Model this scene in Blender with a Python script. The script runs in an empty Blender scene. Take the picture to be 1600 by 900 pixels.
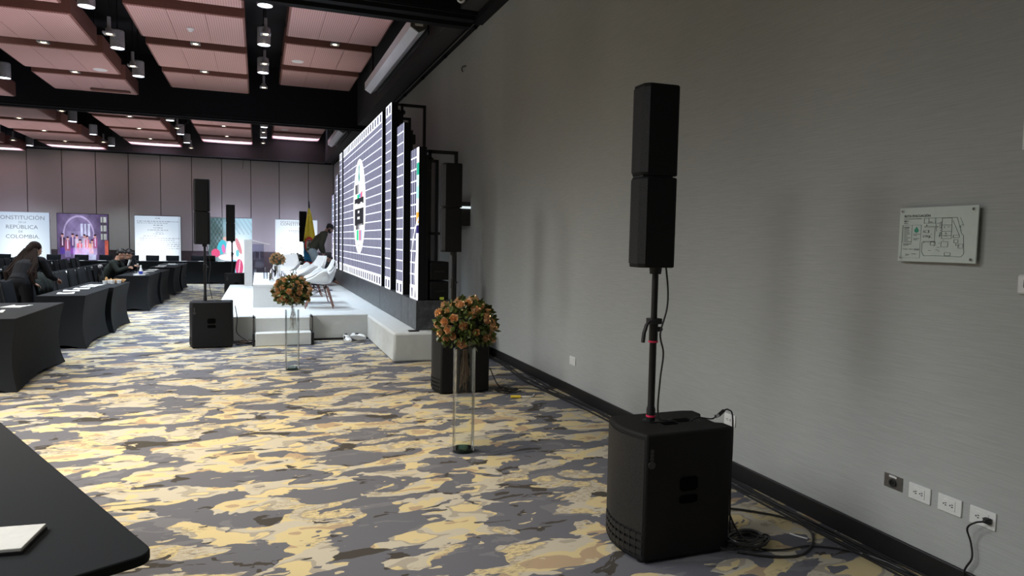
import bpy, bmesh, math, random
from mathutils import Vector, Matrix, Euler
random.seed(7)
PI = math.pi
S = bpy.context.scene
C = S.collection

# ---------------------------------------------------------------- camera
FPX = 1067.0; EYE = 1.62
pitch = math.atan(72/FPX); yaw = math.atan(397/FPX); roll = 0.019
Fw = Vector((math.sin(yaw)*math.cos(pitch), math.cos(yaw)*math.cos(pitch), -math.sin(pitch)))
Rt = Vector((math.cos(yaw), -math.sin(yaw), 0)); Up = Rt.cross(Fw)
R2 = Rt*math.cos(roll) + Up*math.sin(roll); U2 = -Rt*math.sin(roll) + Up*math.cos(roll)
cam = bpy.data.cameras.new('camera'); camo = bpy.data.objects.new('camera', cam); C.objects.link(camo)
cam.sensor_width = 36; cam.lens = FPX/1600*36; cam.clip_start = 0.05; cam.clip_end = 200
M = Matrix((R2, U2, -Fw)).transposed().to_4x4(); M.translation = Vector((0, 0, EYE)); camo.matrix_world = M
S.camera = camo

# ---------------------------------------------------------------- world, exposure
w = bpy.data.worlds.new('world'); S.world = w; w.use_nodes = True
w.node_tree.nodes['Background'].inputs[0].default_value = (0.55, 0.6, 0.75, 1)
w.node_tree.nodes['Background'].inputs[1].default_value = 0.02
S.view_settings.view_transform = 'Standard'; S.view_settings.look = 'None'
S.view_settings.exposure = 0.0; S.view_settings.gamma = 1; S.view_settings.use_curve_mapping = False

# ---------------------------------------------------------------- large lights
def lamp(kind, name, loc, energy, color, **k):
    d = bpy.data.lights.new(name, kind); d.energy = energy; d.color = color
    for a, b in k.items():
        if a not in ('rot', 'aim'): setattr(d, a, b)
    o = bpy.data.objects.new(name, d); C.objects.link(o); o.location = loc
    if 'rot' in k: o.rotation_euler = k['rot']
    if 'aim' in k: o.rotation_euler = (Vector(k['aim'])-Vector(loc)).to_track_quat('-Z', 'Y').to_euler()
    return o
COOL = (0.70, 0.84, 1.0); WARM = (1.0, 0.84, 0.58); NEUT = (1.0, 0.93, 0.82); LAV = (.90, .84, 1.0); PINKW = (1.0, .82, .74); PINKL = (1.0, .87, .90)
K_PEND = 720; K_NEAR = 620; K_WIDE = 800; K_SPOT = 25
# house lights of the gaps between the ceiling panels that continue over the camera (out of the frame)
for y, e, c in ((2.4, .35, NEUT), (4.6, 1.0, WARM), (6.8, 1.0, WARM), (9.0, .5, NEUT)):
    for x in (-2.4, 0.05):
        lamp('SPOT', 'unseen_overhead_light', (x, y, 5.1), K_NEAR*e, c, spot_size=1.15, spot_blend=1.0, shadow_soft_size=.25)
# added wide soft fills high on the left, lighting the grey wall evenly
for x, y, e in ((-4.8, 1.0, .8), (-4.8, 5.0, 1.1), (-4.8, 9.5, 1.0), (-4.8, 14.5, .8), (-8.3, 3.5, 1.0), (-8.3, 8.5, 1.0), (-8.3, 14.5, .8)):
    lamp('SPOT', 'unseen_overhead_light', (x, y, 4.9), K_WIDE*e, (.96, .97, .97), spot_size=2.75, spot_blend=.5, shadow_soft_size=1.0)
# coloured uplights standing along the far wall, washing the last ceiling panels
for x in (-8.9, -6.4, -3.7, -1.1, 1.4):
    lamp('SPOT', 'uplight', (x, 30.1, .35), 7500, (.72, .74, 1.0), spot_size=.66, spot_blend=.8, shadow_soft_size=.1, aim=(x, 29.15, 5.0))
for x, y, e, c in ((-1.15, 11.6, 300, LAV), (-1.15, 16.2, 190, PINKW), (-3.75, 12.2, 300, LAV), (-3.75, 17.0, 200, LAV), (-6.3, 13.5, 300, LAV), (-6.3, 18, 200, LAV), (1.3, 12.4, 210, LAV), (1.2, 16.4, 150, PINKW),
                   (-1.15, 24.5, 260, PINKL), (-3.75, 24.5, 260, PINKL), (-6.4, 24.5, 260, PINKL), (-9, 24.5, 200, PINKL), (1.3, 25.2, 200, PINKL)):
    lamp('SPOT', 'uplight', (x, y, 1.0), e, c, spot_size=1.25 if x < 1 else .85, spot_blend=1.0, shadow_soft_size=.3, aim=(x, y+.6, 6.0))  # added spots without fixtures, in place of light bounced up to the ceiling panels

# ---------------------------------------------------------------- node helpers
class NT:
    def __init__(s, name):
        s.m = bpy.data.materials.new(name); s.m.use_nodes = True; s.t = s.m.node_tree; s.t.nodes.clear()
        s.out = s.n('ShaderNodeOutputMaterial')
    def n(s, t, **k):
        x = s.t.nodes.new(t)
        for a, b in k.items(): setattr(x, a, b)
        return x
    def l(s, a, b): s.t.links.new(a, b)
    def put(s, sock, v):
        if isinstance(v, bpy.types.NodeSocket): s.l(v, sock)
        elif isinstance(v, (int, float)) and sock.type in ('RGBA', 'VECTOR'): sock.default_value = (v, v, v, 1)[:len(sock.default_value)]
        elif isinstance(v, tuple) and sock.type == 'RGBA' and len(v) == 3: sock.default_value = v+(1,)
        else: sock.default_value = v
    def math(s, op, a, b=0.0, c=0.0, clamp=False):
        x = s.n('ShaderNodeMath', operation=op, use_clamp=clamp)
        for i, v in enumerate((a, b, c)): s.put(x.inputs[i], v)
        return x.outputs[0]
    def mix(s, f, a, b, mode='MIX'):
        x = s.n('ShaderNodeMix', data_type='RGBA', blend_type=mode)
        s.put(x.inputs[0], f); s.put(x.inputs[6], a); s.put(x.inputs[7], b)
        return x.outputs[2]
    def obj(s):
        return s.n('ShaderNodeTexCoord').outputs['Object']
    def xyz(s, v):
        x = s.n('ShaderNodeSeparateXYZ'); s.l(v, x.inputs[0]); return x.outputs
    def mapv(s, v, scale=(1, 1, 1), rot=(0, 0, 0), loc=(0, 0, 0)):
        x = s.n('ShaderNodeMapping'); s.l(v, x.inputs[0]); x.inputs[1].default_value = loc; x.inputs[2].default_value = rot; x.inputs[3].default_value = scale
        return x.outputs[0]
    def noise(s, v, scale, detail=2, rough=.5, dist=0.0):
        x = s.n('ShaderNodeTexNoise'); s.l(v, x.inputs['Vector'])
        x.inputs['Scale'].default_value = scale; x.inputs['Detail'].default_value = detail
        x.inputs['Roughness'].default_value = rough; x.inputs['Distortion'].default_value = dist
        return x.outputs[0]
    def ramp(s, f, stops, interp='LINEAR'):
        x = s.n('ShaderNodeValToRGB'); x.color_ramp.interpolation = interp; s.l(f, x.inputs[0])
        e = x.color_ramp.elements
        while len(e) < len(stops): e.new(.5)
        for i, (p, c) in enumerate(stops):
            e[i].position = p; e[i].color = (c, c, c, 1) if isinstance(c, (int, float)) else tuple(c)+(1,)
        return x.outputs[0]
    def bsdf(s, col, rough=.6, metal=0, bump=None, bstr=.2, bdist=.01, **k):
        b = s.n('ShaderNodeBsdfPrincipled'); s.put(b.inputs['Base Color'], col); s.put(b.inputs['Roughness'], rough); s.put(b.inputs['Metallic'], metal)
        for a, v in k.items(): s.put(b.inputs[a.replace('_', ' ')], v)
        if bump is not None:
            q = s.n('ShaderNodeBump'); q.inputs['Strength'].default_value = bstr; q.inputs['Distance'].default_value = bdist
            s.l(bump, q.inputs['Height']); s.l(q.outputs[0], b.inputs['Normal'])
        s.l(b.outputs[0], s.out.inputs[0]); return s.m
    def emit(s, col, strength=1.0):
        e = s.n('ShaderNodeEmission'); s.put(e.inputs[0], col); s.put(e.inputs[1], strength); s.l(e.outputs[0], s.out.inputs[0]); return s.m

def plain(name, col, rough=.6, metal=0, var=.12, scale=30, bstr=.15, **k):
    t = NT(name); n = t.noise(t.obj(), scale, 3)
    c = t.mix(t.ramp(n, [(.3, 0.), (.7, 1.)]), tuple(x*(1-var) for x in col), tuple(min(1, x*(1+var)) for x in col))
    return t.bsdf(c, rough, metal, bump=n, bstr=bstr, bdist=.002, **k)

MT = {}
def mats():
    # carpet
    t = NT('carpet'); o = t.obj()
    wv = t.n('ShaderNodeTexNoise'); t.l(t.mapv(o, (1, 1, 1)), wv.inputs['Vector']); wv.inputs['Scale'].default_value = 9; wv.inputs['Detail'].default_value = 5
    va = t.n('ShaderNodeVectorMath', operation='MULTIPLY_ADD'); t.l(wv.outputs[1], va.inputs[0]); va.inputs[1].default_value = (.10, .05, 0); t.l(o, va.inputs[2])
    v = va.outputs[0]
    v1 = t.mapv(v, (1.0, 1.8, 1))
    a = t.noise(v1, 2.2, 3, .5, .6)
    b = t.noise(t.mapv(v, (1, 1.6, 1), loc=(7.3, 2.1, 0)), 2.6, 2, .5, .4)
    c = t.noise(t.mapv(v, (1, 1.9, 1), loc=(3.1, 9.4, 0)), 2.3, 3, .6, .9)
    d = t.noise(t.mapv(v, (1, 2.2, 1), loc=(1.1, 4.4, 0)), 5.5, 2, .5, .5)
    fine = t.noise(t.mapv(o, (1, 2.5, 1)), 22, 6, .75)
    light = t.ramp(b, [(0, (.38, .28, .18)), (.385, (.55, .455, .25)), (.47, (.46, .42, .34)), (.56, (.33, .30, .245)), (.60, (.58, .475, .26))], 'CONSTANT')
    worn = t.mix(t.ramp(fine, [(.50, 0.), (.56, 1.)]), light, (.30, .25, .17))
    patch = t.ramp(t.noise(t.mapv(v, (1, 1.4, 1), loc=(11, 3, 0)), 1.2, 2), [(.54, 0.), (.57, 1.)])
    light = t.mix(patch, light, worn)
    dk = t.ramp(c, [(.0, (.040, .034, .028)), (.40, (.110, .112, .135)), (.60, (.145, .145, .165))], 'CONSTANT')
    m = t.ramp(a, [(.497, 0.), (.502, 1.)])
    col = t.mix(m, dk, light)
    spots = t.ramp(d, [(.0, 1.), (.335, 0.)], 'CONSTANT')
    col = t.mix(spots, col, dk)
    blobs = t.ramp(d, [(.0, 0.), (.685, 1.)], 'CONSTANT')
    col = t.mix(blobs, col, (.50, .43, .29))
    pile = t.noise(o, 350, 2)
    col = t.mix(.5, col, t.mix(1, col, t.ramp(pile, [(.2, .45), (.8, 1.25)]), 'MULTIPLY'))
    MT['carpet'] = t.bsdf(col, .95, bump=pile, bstr=.5, bdist=.004)
    # linen wallpaper
    t = NT('wall_fabric'); o = t.obj()
    n1 = t.noise(t.mapv(o, (6, 6, 190)), 1, 3, .6); n2 = t.noise(t.mapv(o, (3, .55, .15)), 1, 2); n3 = t.noise(t.mapv(o, (60, 60, 400)), 1, 2)
    c = t.mix(t.ramp(n1, [(.3, 0.), (.7, 1.)]), (.36, .375, .365), (.42, .435, .425))
    c = t.mix(.6, c, t.mix(1, c, t.ramp(n2, [(.35, .82), (.65, 1.1)]), 'MULTIPLY'))  # broad vertical streaks of light and shade painted into the wall colour
    MT['wall'] = t.bsdf(c, .85, bump=t.math('ADD', n1, n3), bstr=.25, bdist=.002)
    t = NT('back_wall_fabric'); o = t.obj(); n1 = t.noise(o, 60, 3)
    MT['backwall'] = t.bsdf(t.mix(n1, (.27, .25, .215), (.35, .325, .285)), .9, bump=n1, bstr=.2, bdist=.003)
    MT['wainscot'] = plain('dark_wainscot', (.035, .024, .022), .5)
    MT['black'] = plain('black_paint', (.006, .006, .008), .8, Specular_IOR_Level=.2)
    MT['soffit'] = plain('dark_soffit', (.035, .032, .034), .8)
    MT['base'] = plain('baseboard_black', (.012, .012, .013), .45)
    MT['blackplastic'] = plain('speaker_black', (.0035, .0035, .004), .7, scale=300, bstr=.4, Specular_IOR_Level=.3)
    t = NT('speaker_grille'); o = t.obj(); x = t.xyz(o)
    vz = t.n('ShaderNodeTexVoronoi'); t.l(o, vz.inputs['Vector']); vz.inputs['Scale'].default_value = 230
    MT['grille'] = t.bsdf(t.ramp(vz.outputs[0], [(.25, (.003, .003, .003)), (.55, (.018, .018, .0185))]), .5, bump=vz.outputs[0], bstr=.3, bdist=.002, Specular_IOR_Level=.3)
    MT['pocket'] = plain('handle_pocket', (.001, .001, .001), .9, Specular_IOR_Level=.05)
    MT['blackmetal'] = plain('black_metal', (.008, .008, .009), .45, .3); MT['badge'] = plain('badge_grey', (.03, .03, .03), .5)
    MT['cable'] = plain('cable_rubber', (.012, .012, .013), .45)
    MT['pink'] = plain('red_ring', (.75, .03, .10), .4)
    MT['whiteplastic'] = plain('white_plastic', (.72, .73, .72), .35, var=.03)
    MT['darkslot'] = plain('slot_dark', (.02, .02, .02), .5)
    MT['steel'] = plain('brushed_steel', (.28, .27, .26), .35, .8)
    t = NT('sign_plate'); o = t.obj(); n1 = t.noise(o, 40, 2)
    MT['sign'] = t.bsdf(t.mix(n1, (.56, .64, .60), (.62, .69, .65)), .25)
    MT['ink'] = plain('print_ink', (.05, .07, .07), .5)
    MT['inkgreen'] = plain('print_green', (.03, .28, .18), .5)
    MT['signgreen'] = plain('exit_green', (.06, .22, .08), .4)
    t = NT('spandex'); o = t.obj(); n1 = t.noise(o, 260, 2)
    MT['cloth'] = t.bsdf(t.mix(n1, (.0045, .0055, .007), (.010, .012, .0145)), .85, bump=n1, bstr=.15, bdist=.002, Specular_IOR_Level=.25)
    t = NT('felt_white'); o = t.obj(); n1 = t.noise(o, 90, 4); n2 = t.noise(o, 3.2, 2)
    MT['felt'] = t.bsdf(t.mix(n1, (.52, .54, .53), (.62, .64, .62)), .95, bump=t.math('ADD', t.math('MULTIPLY', n2, 6), n1), bstr=.35, bdist=.02)
    MT['felttop'] = t.m
    MT['whitelam'] = plain('white_laminate', (.66, .66, .64), .4, var=.03)
    MT['shell'] = plain('white_shell', (.74, .75, .74), .3, var=.02)
    t = NT('chair_wood'); o = t.obj(); n1 = t.noise(t.mapv(o, (1, 1, .12)), 90, 3)
    MT['wood'] = t.bsdf(t.mix(n1, (.17, .085, .065), (.36, .20, .16)), .5)
    MT['paper'] = plain('paper', (.66, .66, .63), .7, var=.05)
    MT['brownpaper'] = plain('card_brown', (.30, .24, .13), .7)
    t = NT('panel_brown'); o = t.obj(); n1 = t.noise(t.mapv(o, (1, 5, 5)), 12, 4)
    MT['brown'] = t.bsdf(t.mix(n1, (.15, .058, .046), (.23, .095, .075)), .55)
    t = NT('perforated_panel'); o = t.obj(); x = t.xyz(o)
    sx = t.math('PINGPONG', x[0], .02); n1 = t.noise(t.mapv(o, (3, 60, 1)), 3, 3)
    ln = t.ramp(t.math('MULTIPLY', sx, 50), [(.18, 0.), (.3, 1.)])
    c = t.mix(n1, (.50, .295, .27), (.62, .38, .35))
    MT['perf'] = t.bsdf(t.mix(ln, (.34, .19, .175), c), .6)
    MT['alu'] = plain('pendant_grey', (.30, .31, .34), .4, .3)
    MT['chrome'] = plain('chrome', (.75, .76, .78), .15, 1.0, var=.03)
    t = NT('lamp_cool'); MT['lampcool'] = t.emit((.85, .94, 1.0), 14)
    t = NT('lamp_warm'); MT['lampwarm'] = t.emit((1.0, .80, .50), 11)
    t = NT('lit_strip'); MT['litstrip'] = t.emit((.85, .97, 1.0), .9)
    MT['screenwhite'] = plain('screen_housing', (.70, .70, .78), .35, var=.03)
    MT['skin'] = plain('skin', (.42, .235, .165), .5, Subsurface_Weight=.05)
    MT['skindark'] = plain('skin_brown', (.33, .17, .11), .5)
    MT['hair'] = plain('hair_black', (.010, .008, .008), .5, scale=120, bstr=.6)
    MT['hairbrown'] = plain('hair_brown', (.012, .0065, .0045), .9, scale=90, bstr=.9, Specular_IOR_Level=.15)
    MT['olive'] = plain('olive_cloth', (.055, .06, .042), .85)
    MT['jeans'] = plain('light_denim', (.36, .47, .52), .85, var=.25)
    MT['navy'] = plain('navy_cloth', (.018, .022, .034), .8)
    MT['suit'] = plain('black_suit', (.006, .006, .007), .9, Specular_IOR_Level=.2)
    MT['greenjacket'] = plain('dark_green_jacket', (.013, .017, .014), .9, Specular_IOR_Level=.2)
    MT['redglove'] = plain('red_glove', (.45, .04, .04), .6)
    MT['leaf'] = plain('leaf_green', (.07, .10, .022), .35, var=.5, scale=40)
    MT['leafdark'] = plain('leaf_grey', (.05, .06, .055), .5, var=.4)
    t = NT('copper_rose'); n1 = t.noise(t.obj(), 60, 3)
    MT['rose'] = t.bsdf(t.mix(n1, (.66, .38, .20), (.95, .70, .44)), .28, .6)
    MT['twig'] = plain('dry_twig', (.16, .11, .07), .8)
    def thin(name, tint, ior, gl=.02, k=1.0):      # thin clear pane: tinted see-through plus fresnel reflection
        t = NT(name); tr = t.n('ShaderNodeBsdfTransparent'); tr.inputs[0].default_value = tint+(1,); g = t.n('ShaderNodeBsdfGlossy'); g.inputs['Roughness'].default_value = gl
        fr = t.n('ShaderNodeLayerWeight'); fr.inputs[0].default_value = ior; f = t.math('MULTIPLY', fr.outputs['Fresnel'], k)
        mx = t.n('ShaderNodeMixShader'); t.l(f, mx.inputs[0]); t.l(tr.outputs[0], mx.inputs[1]); t.l(g.outputs[0], mx.inputs[2]); t.l(mx.outputs[0], t.out.inputs[0]); return t.m
    MT['glass'] = thin('glass', (.97, .98, .975), .22, k=.55); MT['glassbase'] = thin('glass_base', (.55, .80, .78), .45, .08); MT['acrylic'] = thin('acrylic', (.86, .88, .93), .35)
    MT['wicker'] = plain('wicker', (.42, .24, .09), .7, var=.4)
    MT['bluelabel'] = plain('blue_label', (.02, .04, .35), .4)
    MT['yellowtape'] = plain('yellow_tape', (.55, .65, .06), .5)
    MT['yellow'] = plain('yellow_plug', (.75, .55, .05), .45)
    MT['fyellow'] = plain('flag_yellow', (.90, .74, .07), .7)
    MT['fblue'] = plain('flag_blue', (.03, .26, .48), .7)
    MT['fred'] = plain('flag_red', (.60, .06, .04), .7)
    MT['emblem'] = plain('emblem_cream', (.55, .50, .38), .7, var=.5, scale=60)
    MT['emblemgrey'] = plain('emblem_grey', (.12, .10, .10), .7)
    MT['goldwood'] = plain('pole_wood', (.10, .06, .03), .5)
    # stage fascia
    t = NT('fascia_black'); o = t.obj(); n1 = t.noise(o, 9, 5, .7)
    MT['fascia'] = t.bsdf(t.ramp(n1, [(.4, (.035, .036, .042)), (.62, (.075, .077, .085)), (.7, (.14, .14, .15))]), .38)
mats()

# ---------------------------------------------------------------- mesh helpers
class MB:
    def __init__(s): s.bm = bmesh.new(); s.mats = []
    def mi(s, m):
        if m is None: return 0
        if m not in s.mats: s.mats.append(m)
        return s.mats.index(m)
    def face(s, vs, m=0):
        try:
            f = s.bm.faces.new(vs); f.material_index = m; return f
        except ValueError: return None
    def box(s, c, d, m=None, rz=0, rot=None, taper=1.0):
        mi = s.mi(m); R = rot.to_matrix() if rot else Matrix.Rotation(rz, 3, 'Z'); c = Vector(c)
        v = []
        for z in (-.5, .5):
            k = taper if z > 0 else 1
            for x, y in ((-.5, -.5), (.5, -.5), (.5, .5), (-.5, .5)):
                v.append(s.bm.verts.new(c + R @ Vector((x*d[0]*k, y*d[1]*k, z*d[2]))))
        for q in ((3, 2, 1, 0), (4, 5, 6, 7), (0, 1, 5, 4), (1, 2, 6, 5), (2, 3, 7, 6), (3, 0, 4, 7)): s.face([v[i] for i in q], mi)
        return s
    def bb(s, a, b, m=None):
        return s.box([(a[i]+b[i])/2 for i in range(3)], [abs(b[i]-a[i]) for i in range(3)], m)
    def rings(s, rs, m=None, cap=True, closed=True, loop=False):
        mi = s.mi(m); V = [[s.bm.verts.new(p) for p in r] for r in rs]
        n = len(V[0]); K = len(V)
        for i in range(K if loop else K-1):
            A, B = V[i], V[(i+1) % K]
            for j in range(n if closed else n-1):
                k = (j+1) % n; s.face((A[j], A[k], B[k], B[j]), mi)
        if cap and closed and not loop: s.face(list(reversed(V[0])), mi); s.face(V[-1], mi)
        return s
    def tube(s, pts, r, m=None, n=6, smooth=0):
        P = [Vector(p) for p in pts]
        if smooth:
            Q = []
            for i in range(len(P)-1):
                a = P[max(i-1, 0)]; b = P[i]; c = P[i+1]; d = P[min(i+2, len(P)-1)]
                for k in range(smooth):
                    t = k/smooth
                    Q.append(.5*((2*b)+(c-a)*t+(2*a-5*b+4*c-d)*t*t+(3*b-a-3*c+d)*t**3))
            Q.append(P[-1]); P = Q
        rs = []; nrm = None
        for i, p in enumerate(P):
            t = (P[min(i+1, len(P)-1)]-P[max(i-1, 0)]).normalized()
            if nrm is None: nrm = t.orthogonal().normalized()
            else:
                nrm = nrm - t*nrm.dot(t)
                nrm = nrm.normalized() if nrm.length > 1e-6 else t.orthogonal().normalized()
            bi = t.cross(nrm); rr = r[i] if isinstance(r, (list, tuple)) else r
            rs.append([p+nrm*math.cos(a)*rr+bi*math.sin(a)*rr for a in [2*PI*k/n for k in range(n)]])
        return s.rings(rs, m)
    def lathe(s, prof, c=(0, 0, 0), m=None, n=20, cap=True):
        c = Vector(c)
        return s.rings([[c+Vector((r*math.cos(a), r*math.sin(a), z)) for a in [2*PI*k/n for k in range(n)]] for r, z in prof], m, cap)
    def prism(s, poly, z0, z1, m=None):
        return s.rings([[Vector((x, y, z0)) for x, y in poly], [Vector((x, y, z1)) for x, y in poly]], m)
    def prismx(s, poly, x0, x1, m=None):
        return s.rings([[Vector((x0, y, z)) for y, z in poly], [Vector((x1, y, z)) for y, z in poly]], m)
    def ell(s, c, r, m=None, rot=None, seg=12, rin=8):
        mi = s.mi(m); R = rot.to_matrix() if rot else Matrix.Identity(3); c = Vector(c); n = seg
        if isinstance(r, (int, float)): r = (r, r, r)
        top = s.bm.verts.new(c+R@Vector((0, 0, r[2]))); bot = s.bm.verts.new(c-R@Vector((0, 0, r[2])))
        V = []
        for i in range(1, rin):
            ph = PI*i/rin
            V.append([s.bm.verts.new(c+R@Vector((r[0]*math.sin(ph)*math.cos(2*PI*k/n), r[1]*math.sin(ph)*math.sin(2*PI*k/n), r[2]*math.cos(ph)))) for k in range(n)])
        for k in range(n):
            q = (k+1) % n; s.face((top, V[0][k], V[0][q]), mi); s.face((bot, V[-1][q], V[-1][k]), mi)
            for i in range(len(V)-1): s.face((V[i][k], V[i+1][k], V[i+1][q], V[i][q]), mi)
        return s
    def limb(s, a, b, ra, rb, m=None, n=12):
        a = Vector(a); b = Vector(b); s.tube([a, (a+b)/2, b], [ra, (ra+rb)/2, rb], m, n)
        s.ell(a, ra, m, seg=10, rin=6); s.ell(b, rb, m, seg=10, rin=6); return s
    def quad(s, pts, m=None):
        s.face([s.bm.verts.new(p) for p in pts], s.mi(m)); return s
    def build(s, name, mat=None, parent=None, smooth=True, bevel=0, angle=.6, loc=None):
        bmesh.ops.recalc_face_normals(s.bm, faces=s.bm.faces)
        me = bpy.data.meshes.new(name); s.bm.to_mesh(me); s.bm.free()
        for m in (s.mats if s.mats else [mat]): me.materials.append(MT[m] if isinstance(m, str) else m)
        if smooth and len(me.polygons):
            me.polygons.foreach_set('use_smooth', [True]*len(me.polygons)); me.set_sharp_from_angle(angle=angle)
        o = bpy.data.objects.new(name, me); C.objects.link(o)
        if parent: o.parent = parent
        if loc: o.location = loc
        if bevel:
            b = o.modifiers.new('bevel', 'BEVEL'); b.width = bevel; b.segments = 2; b.limit_method = 'ANGLE'; b.angle_limit = .7
        return o
def tag(o, label=None, cat=None, group=None, kind=None):
    if label: o['label'] = label
    if cat: o['category'] = cat
    if group: o['group'] = group
    if kind: o['kind'] = kind
    return o
def thing(name, label, cat, loc=(0, 0, 0), rz=0, group=None):
    o = bpy.data.objects.new(name, None); C.objects.link(o); o.location = loc; o.rotation_euler = (0, 0, rz); o.empty_display_size = .1
    return tag(o, label, cat, group)
def kids(o): return [c for c in KID.get(o.name, [])]
def tree_of(root):
    allo = [o for o in bpy.data.objects if o.parent]
    d = {}
    for o in allo: d.setdefault(o.parent.name, []).append(o)
    return d
def dup(root, loc, rz, label, group=None, d=None):
    d = d or tree_of(root)
    r = root.copy(); C.objects.link(r); r.location = loc; r.rotation_euler = (0, 0, rz); r['label'] = label
    if group: r['group'] = group
    for ch in d.get(root.name, []):
        c = ch.copy(); C.objects.link(c); c.parent = r
        for g in d.get(ch.name, []):
            e = g.copy(); C.objects.link(e); e.parent = c
    return r
def struct(name, mb, mat, parent=None, label=None, **k):
    o = mb.build(name, mat, parent, **k)
    if not parent: o['kind'] = 'structure'
    if label: o['label'] = label
    return o
def text(name, s, size, mat, parent, M4, align='LEFT', ext=.0006, bold=0):
    cu = bpy.data.curves.new(name, 'FONT'); cu.body = s; cu.size = size; cu.align_x = align; cu.extrude = ext; cu.offset = bold; cu.resolution_u = 2
    t = bpy.data.objects.new('tmp', cu); C.objects.link(t)
    bpy.context.view_layer.update()
    me = bpy.data.meshes.new_from_object(t.evaluated_get(bpy.context.evaluated_depsgraph_get()))
    bpy.data.objects.remove(t); me.transform(M4); me.materials.clear(); me.materials.append(MT[mat] if isinstance(mat, str) else mat)
    o = bpy.data.objects.new(name, me); C.objects.link(o)
    if parent: o.parent = parent
    return o
def face_mx(x, y, z):      # lettering plane facing -X: text runs towards -Y, up is +Z
    return Matrix(((0, 0, -1, x), (-1, 0, 0, y), (0, 1, 0, z), (0, 0, 0, 1)))
def face_my(x, y, z):      # lettering plane facing -Y: text runs towards +X
    return Matrix(((1, 0, 0, x), (0, 0, -1, y), (0, 1, 0, z), (0, 0, 0, 1)))
# ================================================================ SETTING
XR = 3.12; YB = 31.0; XL = -13.0; YN = -4.0; ZC = 6.3; ZW = 4.87
struct('floor', MB().bb((XL-.2, YN-.2, -.1), (XR+.3, YB+.3, 0)), 'carpet', smooth=False)
struct('ceiling', MB().bb((XL-.2, YN-.2, ZC), (XR+.3, YB+.3, ZC+.1)), 'black', smooth=False)
struct('wall_right', MB().bb((XR, YN-.2, 0), (XR+.2, YB+.2, ZW)), 'wall', smooth=False)
struct('wall_left', MB().bb((XL-.2, YN-.2, 0), (XL, YB+.2, ZC)), 'backwall', smooth=False)
struct('wall_near', MB().bb((XL, YN-.2, 0), (XR, YN, ZC)), 'backwall', smooth=False)
wb = struct('wall_back', MB().bb((XL, YB+.06, 0), (XR, YB+.2, ZC)), 'black', smooth=False)
seams = [XR-.02, 2.05, .85, -.28, -1.41, -2.54, -3.69, -4.83, -5.96, -7.10, -8.24, -9.4, -10.6, -11.8, XL+.02]
for a, b in zip(seams[:-1], seams[1:]):
    MB().bb((b+.012, YB, 1.0), (a-.012, YB+.055, 4.82)).build('wall_panel', 'backwall', wb, bevel=.008)
    MB().bb((b+.006, YB-.015, .0), (a-.006, YB+.055, .99)).build('wainscot_panel', 'wainscot', wb, bevel=.006)
struct('trim_1', MB().bb((XL, YB-.5, 4.86), (XR-.4, YB+.05, ZC)), 'soffit', smooth=False)     # black soffit over the far wall
struct('trim_2', MB().bb((XR-.42, YN, ZW+.02), (XR+.2, YB, ZC)), 'soffit', smooth=False)       # soffit over the right wall
m = MB().bb((XR-.10, 9.9, ZW-.035), (XR-.0, YB, ZW+.03), 'black'); m.bb((XR-.115, 9.9, ZW-.05), (XR-.10, YB, ZW-.038), 'steel')
for i in range(12): m.bb((XR-.09, 10.0+i*1.75, ZW-.075), (XR-.03, 10.08+i*1.75, ZW-.03), 'black')
struct('trim_3', m, None, smooth=False)                                                        # cable track along the wall head
struct('trim_4', MB().bb((XR-.16, YN, ZW-.07), (XR-.002, 9.85, ZW+.02)), 'black', smooth=False)
# partition beams with a double track
for i, y in enumerate((9.55, 20.3)):
    m = MB().bb((XL, y, 4.86), (XR-.13, y+.75, ZC)); m.bb((XL, y+.12, 4.80), (XR-.13, y+.26, 4.86)); m.bb((XL, y+.46, 4.80), (XR-.13, y+.60, 4.86)); m.bb((XL, y+.02, 4.84), (XR-.13, y+.05, 4.87))
    struct('trim_%d' % (5+i), m, 'black', smooth=False)
struct('baseboard_right', MB().bb((XR-.018, YN, 0), (XR, YB, .115)), 'base', bevel=.004)

# suspended ceiling panels
cols = [('right', .55, 2.41, 5.71), ('middle', -2.07, -.20, 5.40), ('left', -4.63, -2.81, 5.13), ('second left', -7.3, -5.42, 4.86), ('outermost left', -9.9, -8.1, 4.66)]
rows = [('near bay', [(10.6, 12.5), (13.03, 14.97), (15.5, 17.42), (17.93, 19.73)]), ('far bay', [(21.4, 23.25), (23.75, 25.7), (26.22, 28.2), (28.75, 30.45)])]
ordn = ['first', 'second', 'third', 'fourth']
for cn, x0, x1, z in cols:
    for bn, ys in rows:
        for i, (y0, y1) in enumerate(ys):
            if cn == 'outermost left' and bn == 'near bay': continue
            p = thing('ceiling_panel', '%s ceiling panel from the near end of the %s column, %s' % (ordn[i], cn, bn), 'ceiling panel', (x0, y0, z), 0, 'suspended ceiling panels')
            W = x1-x0; L = y1-y0
            m = MB().bb((0, 0, .015), (W, L, .34)); m.build('casing', 'brown', p, smooth=False)
            for k in range(3):
                MB().bb((.03+k*(W-.06)/3+.004, .03, 0), (.03+(k+1)*(W-.06)/3-.004, L-.03, .02)).build('perforated_tile', 'perf', p, smooth=False)
            f = MB()
            for xx in (.2, W-.2):
                for yy in (.3, L-.3): f.tube([(xx, yy, .34), (xx, yy, ZC-z)], .008)
            f.build('hanger', 'black', p)
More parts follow.
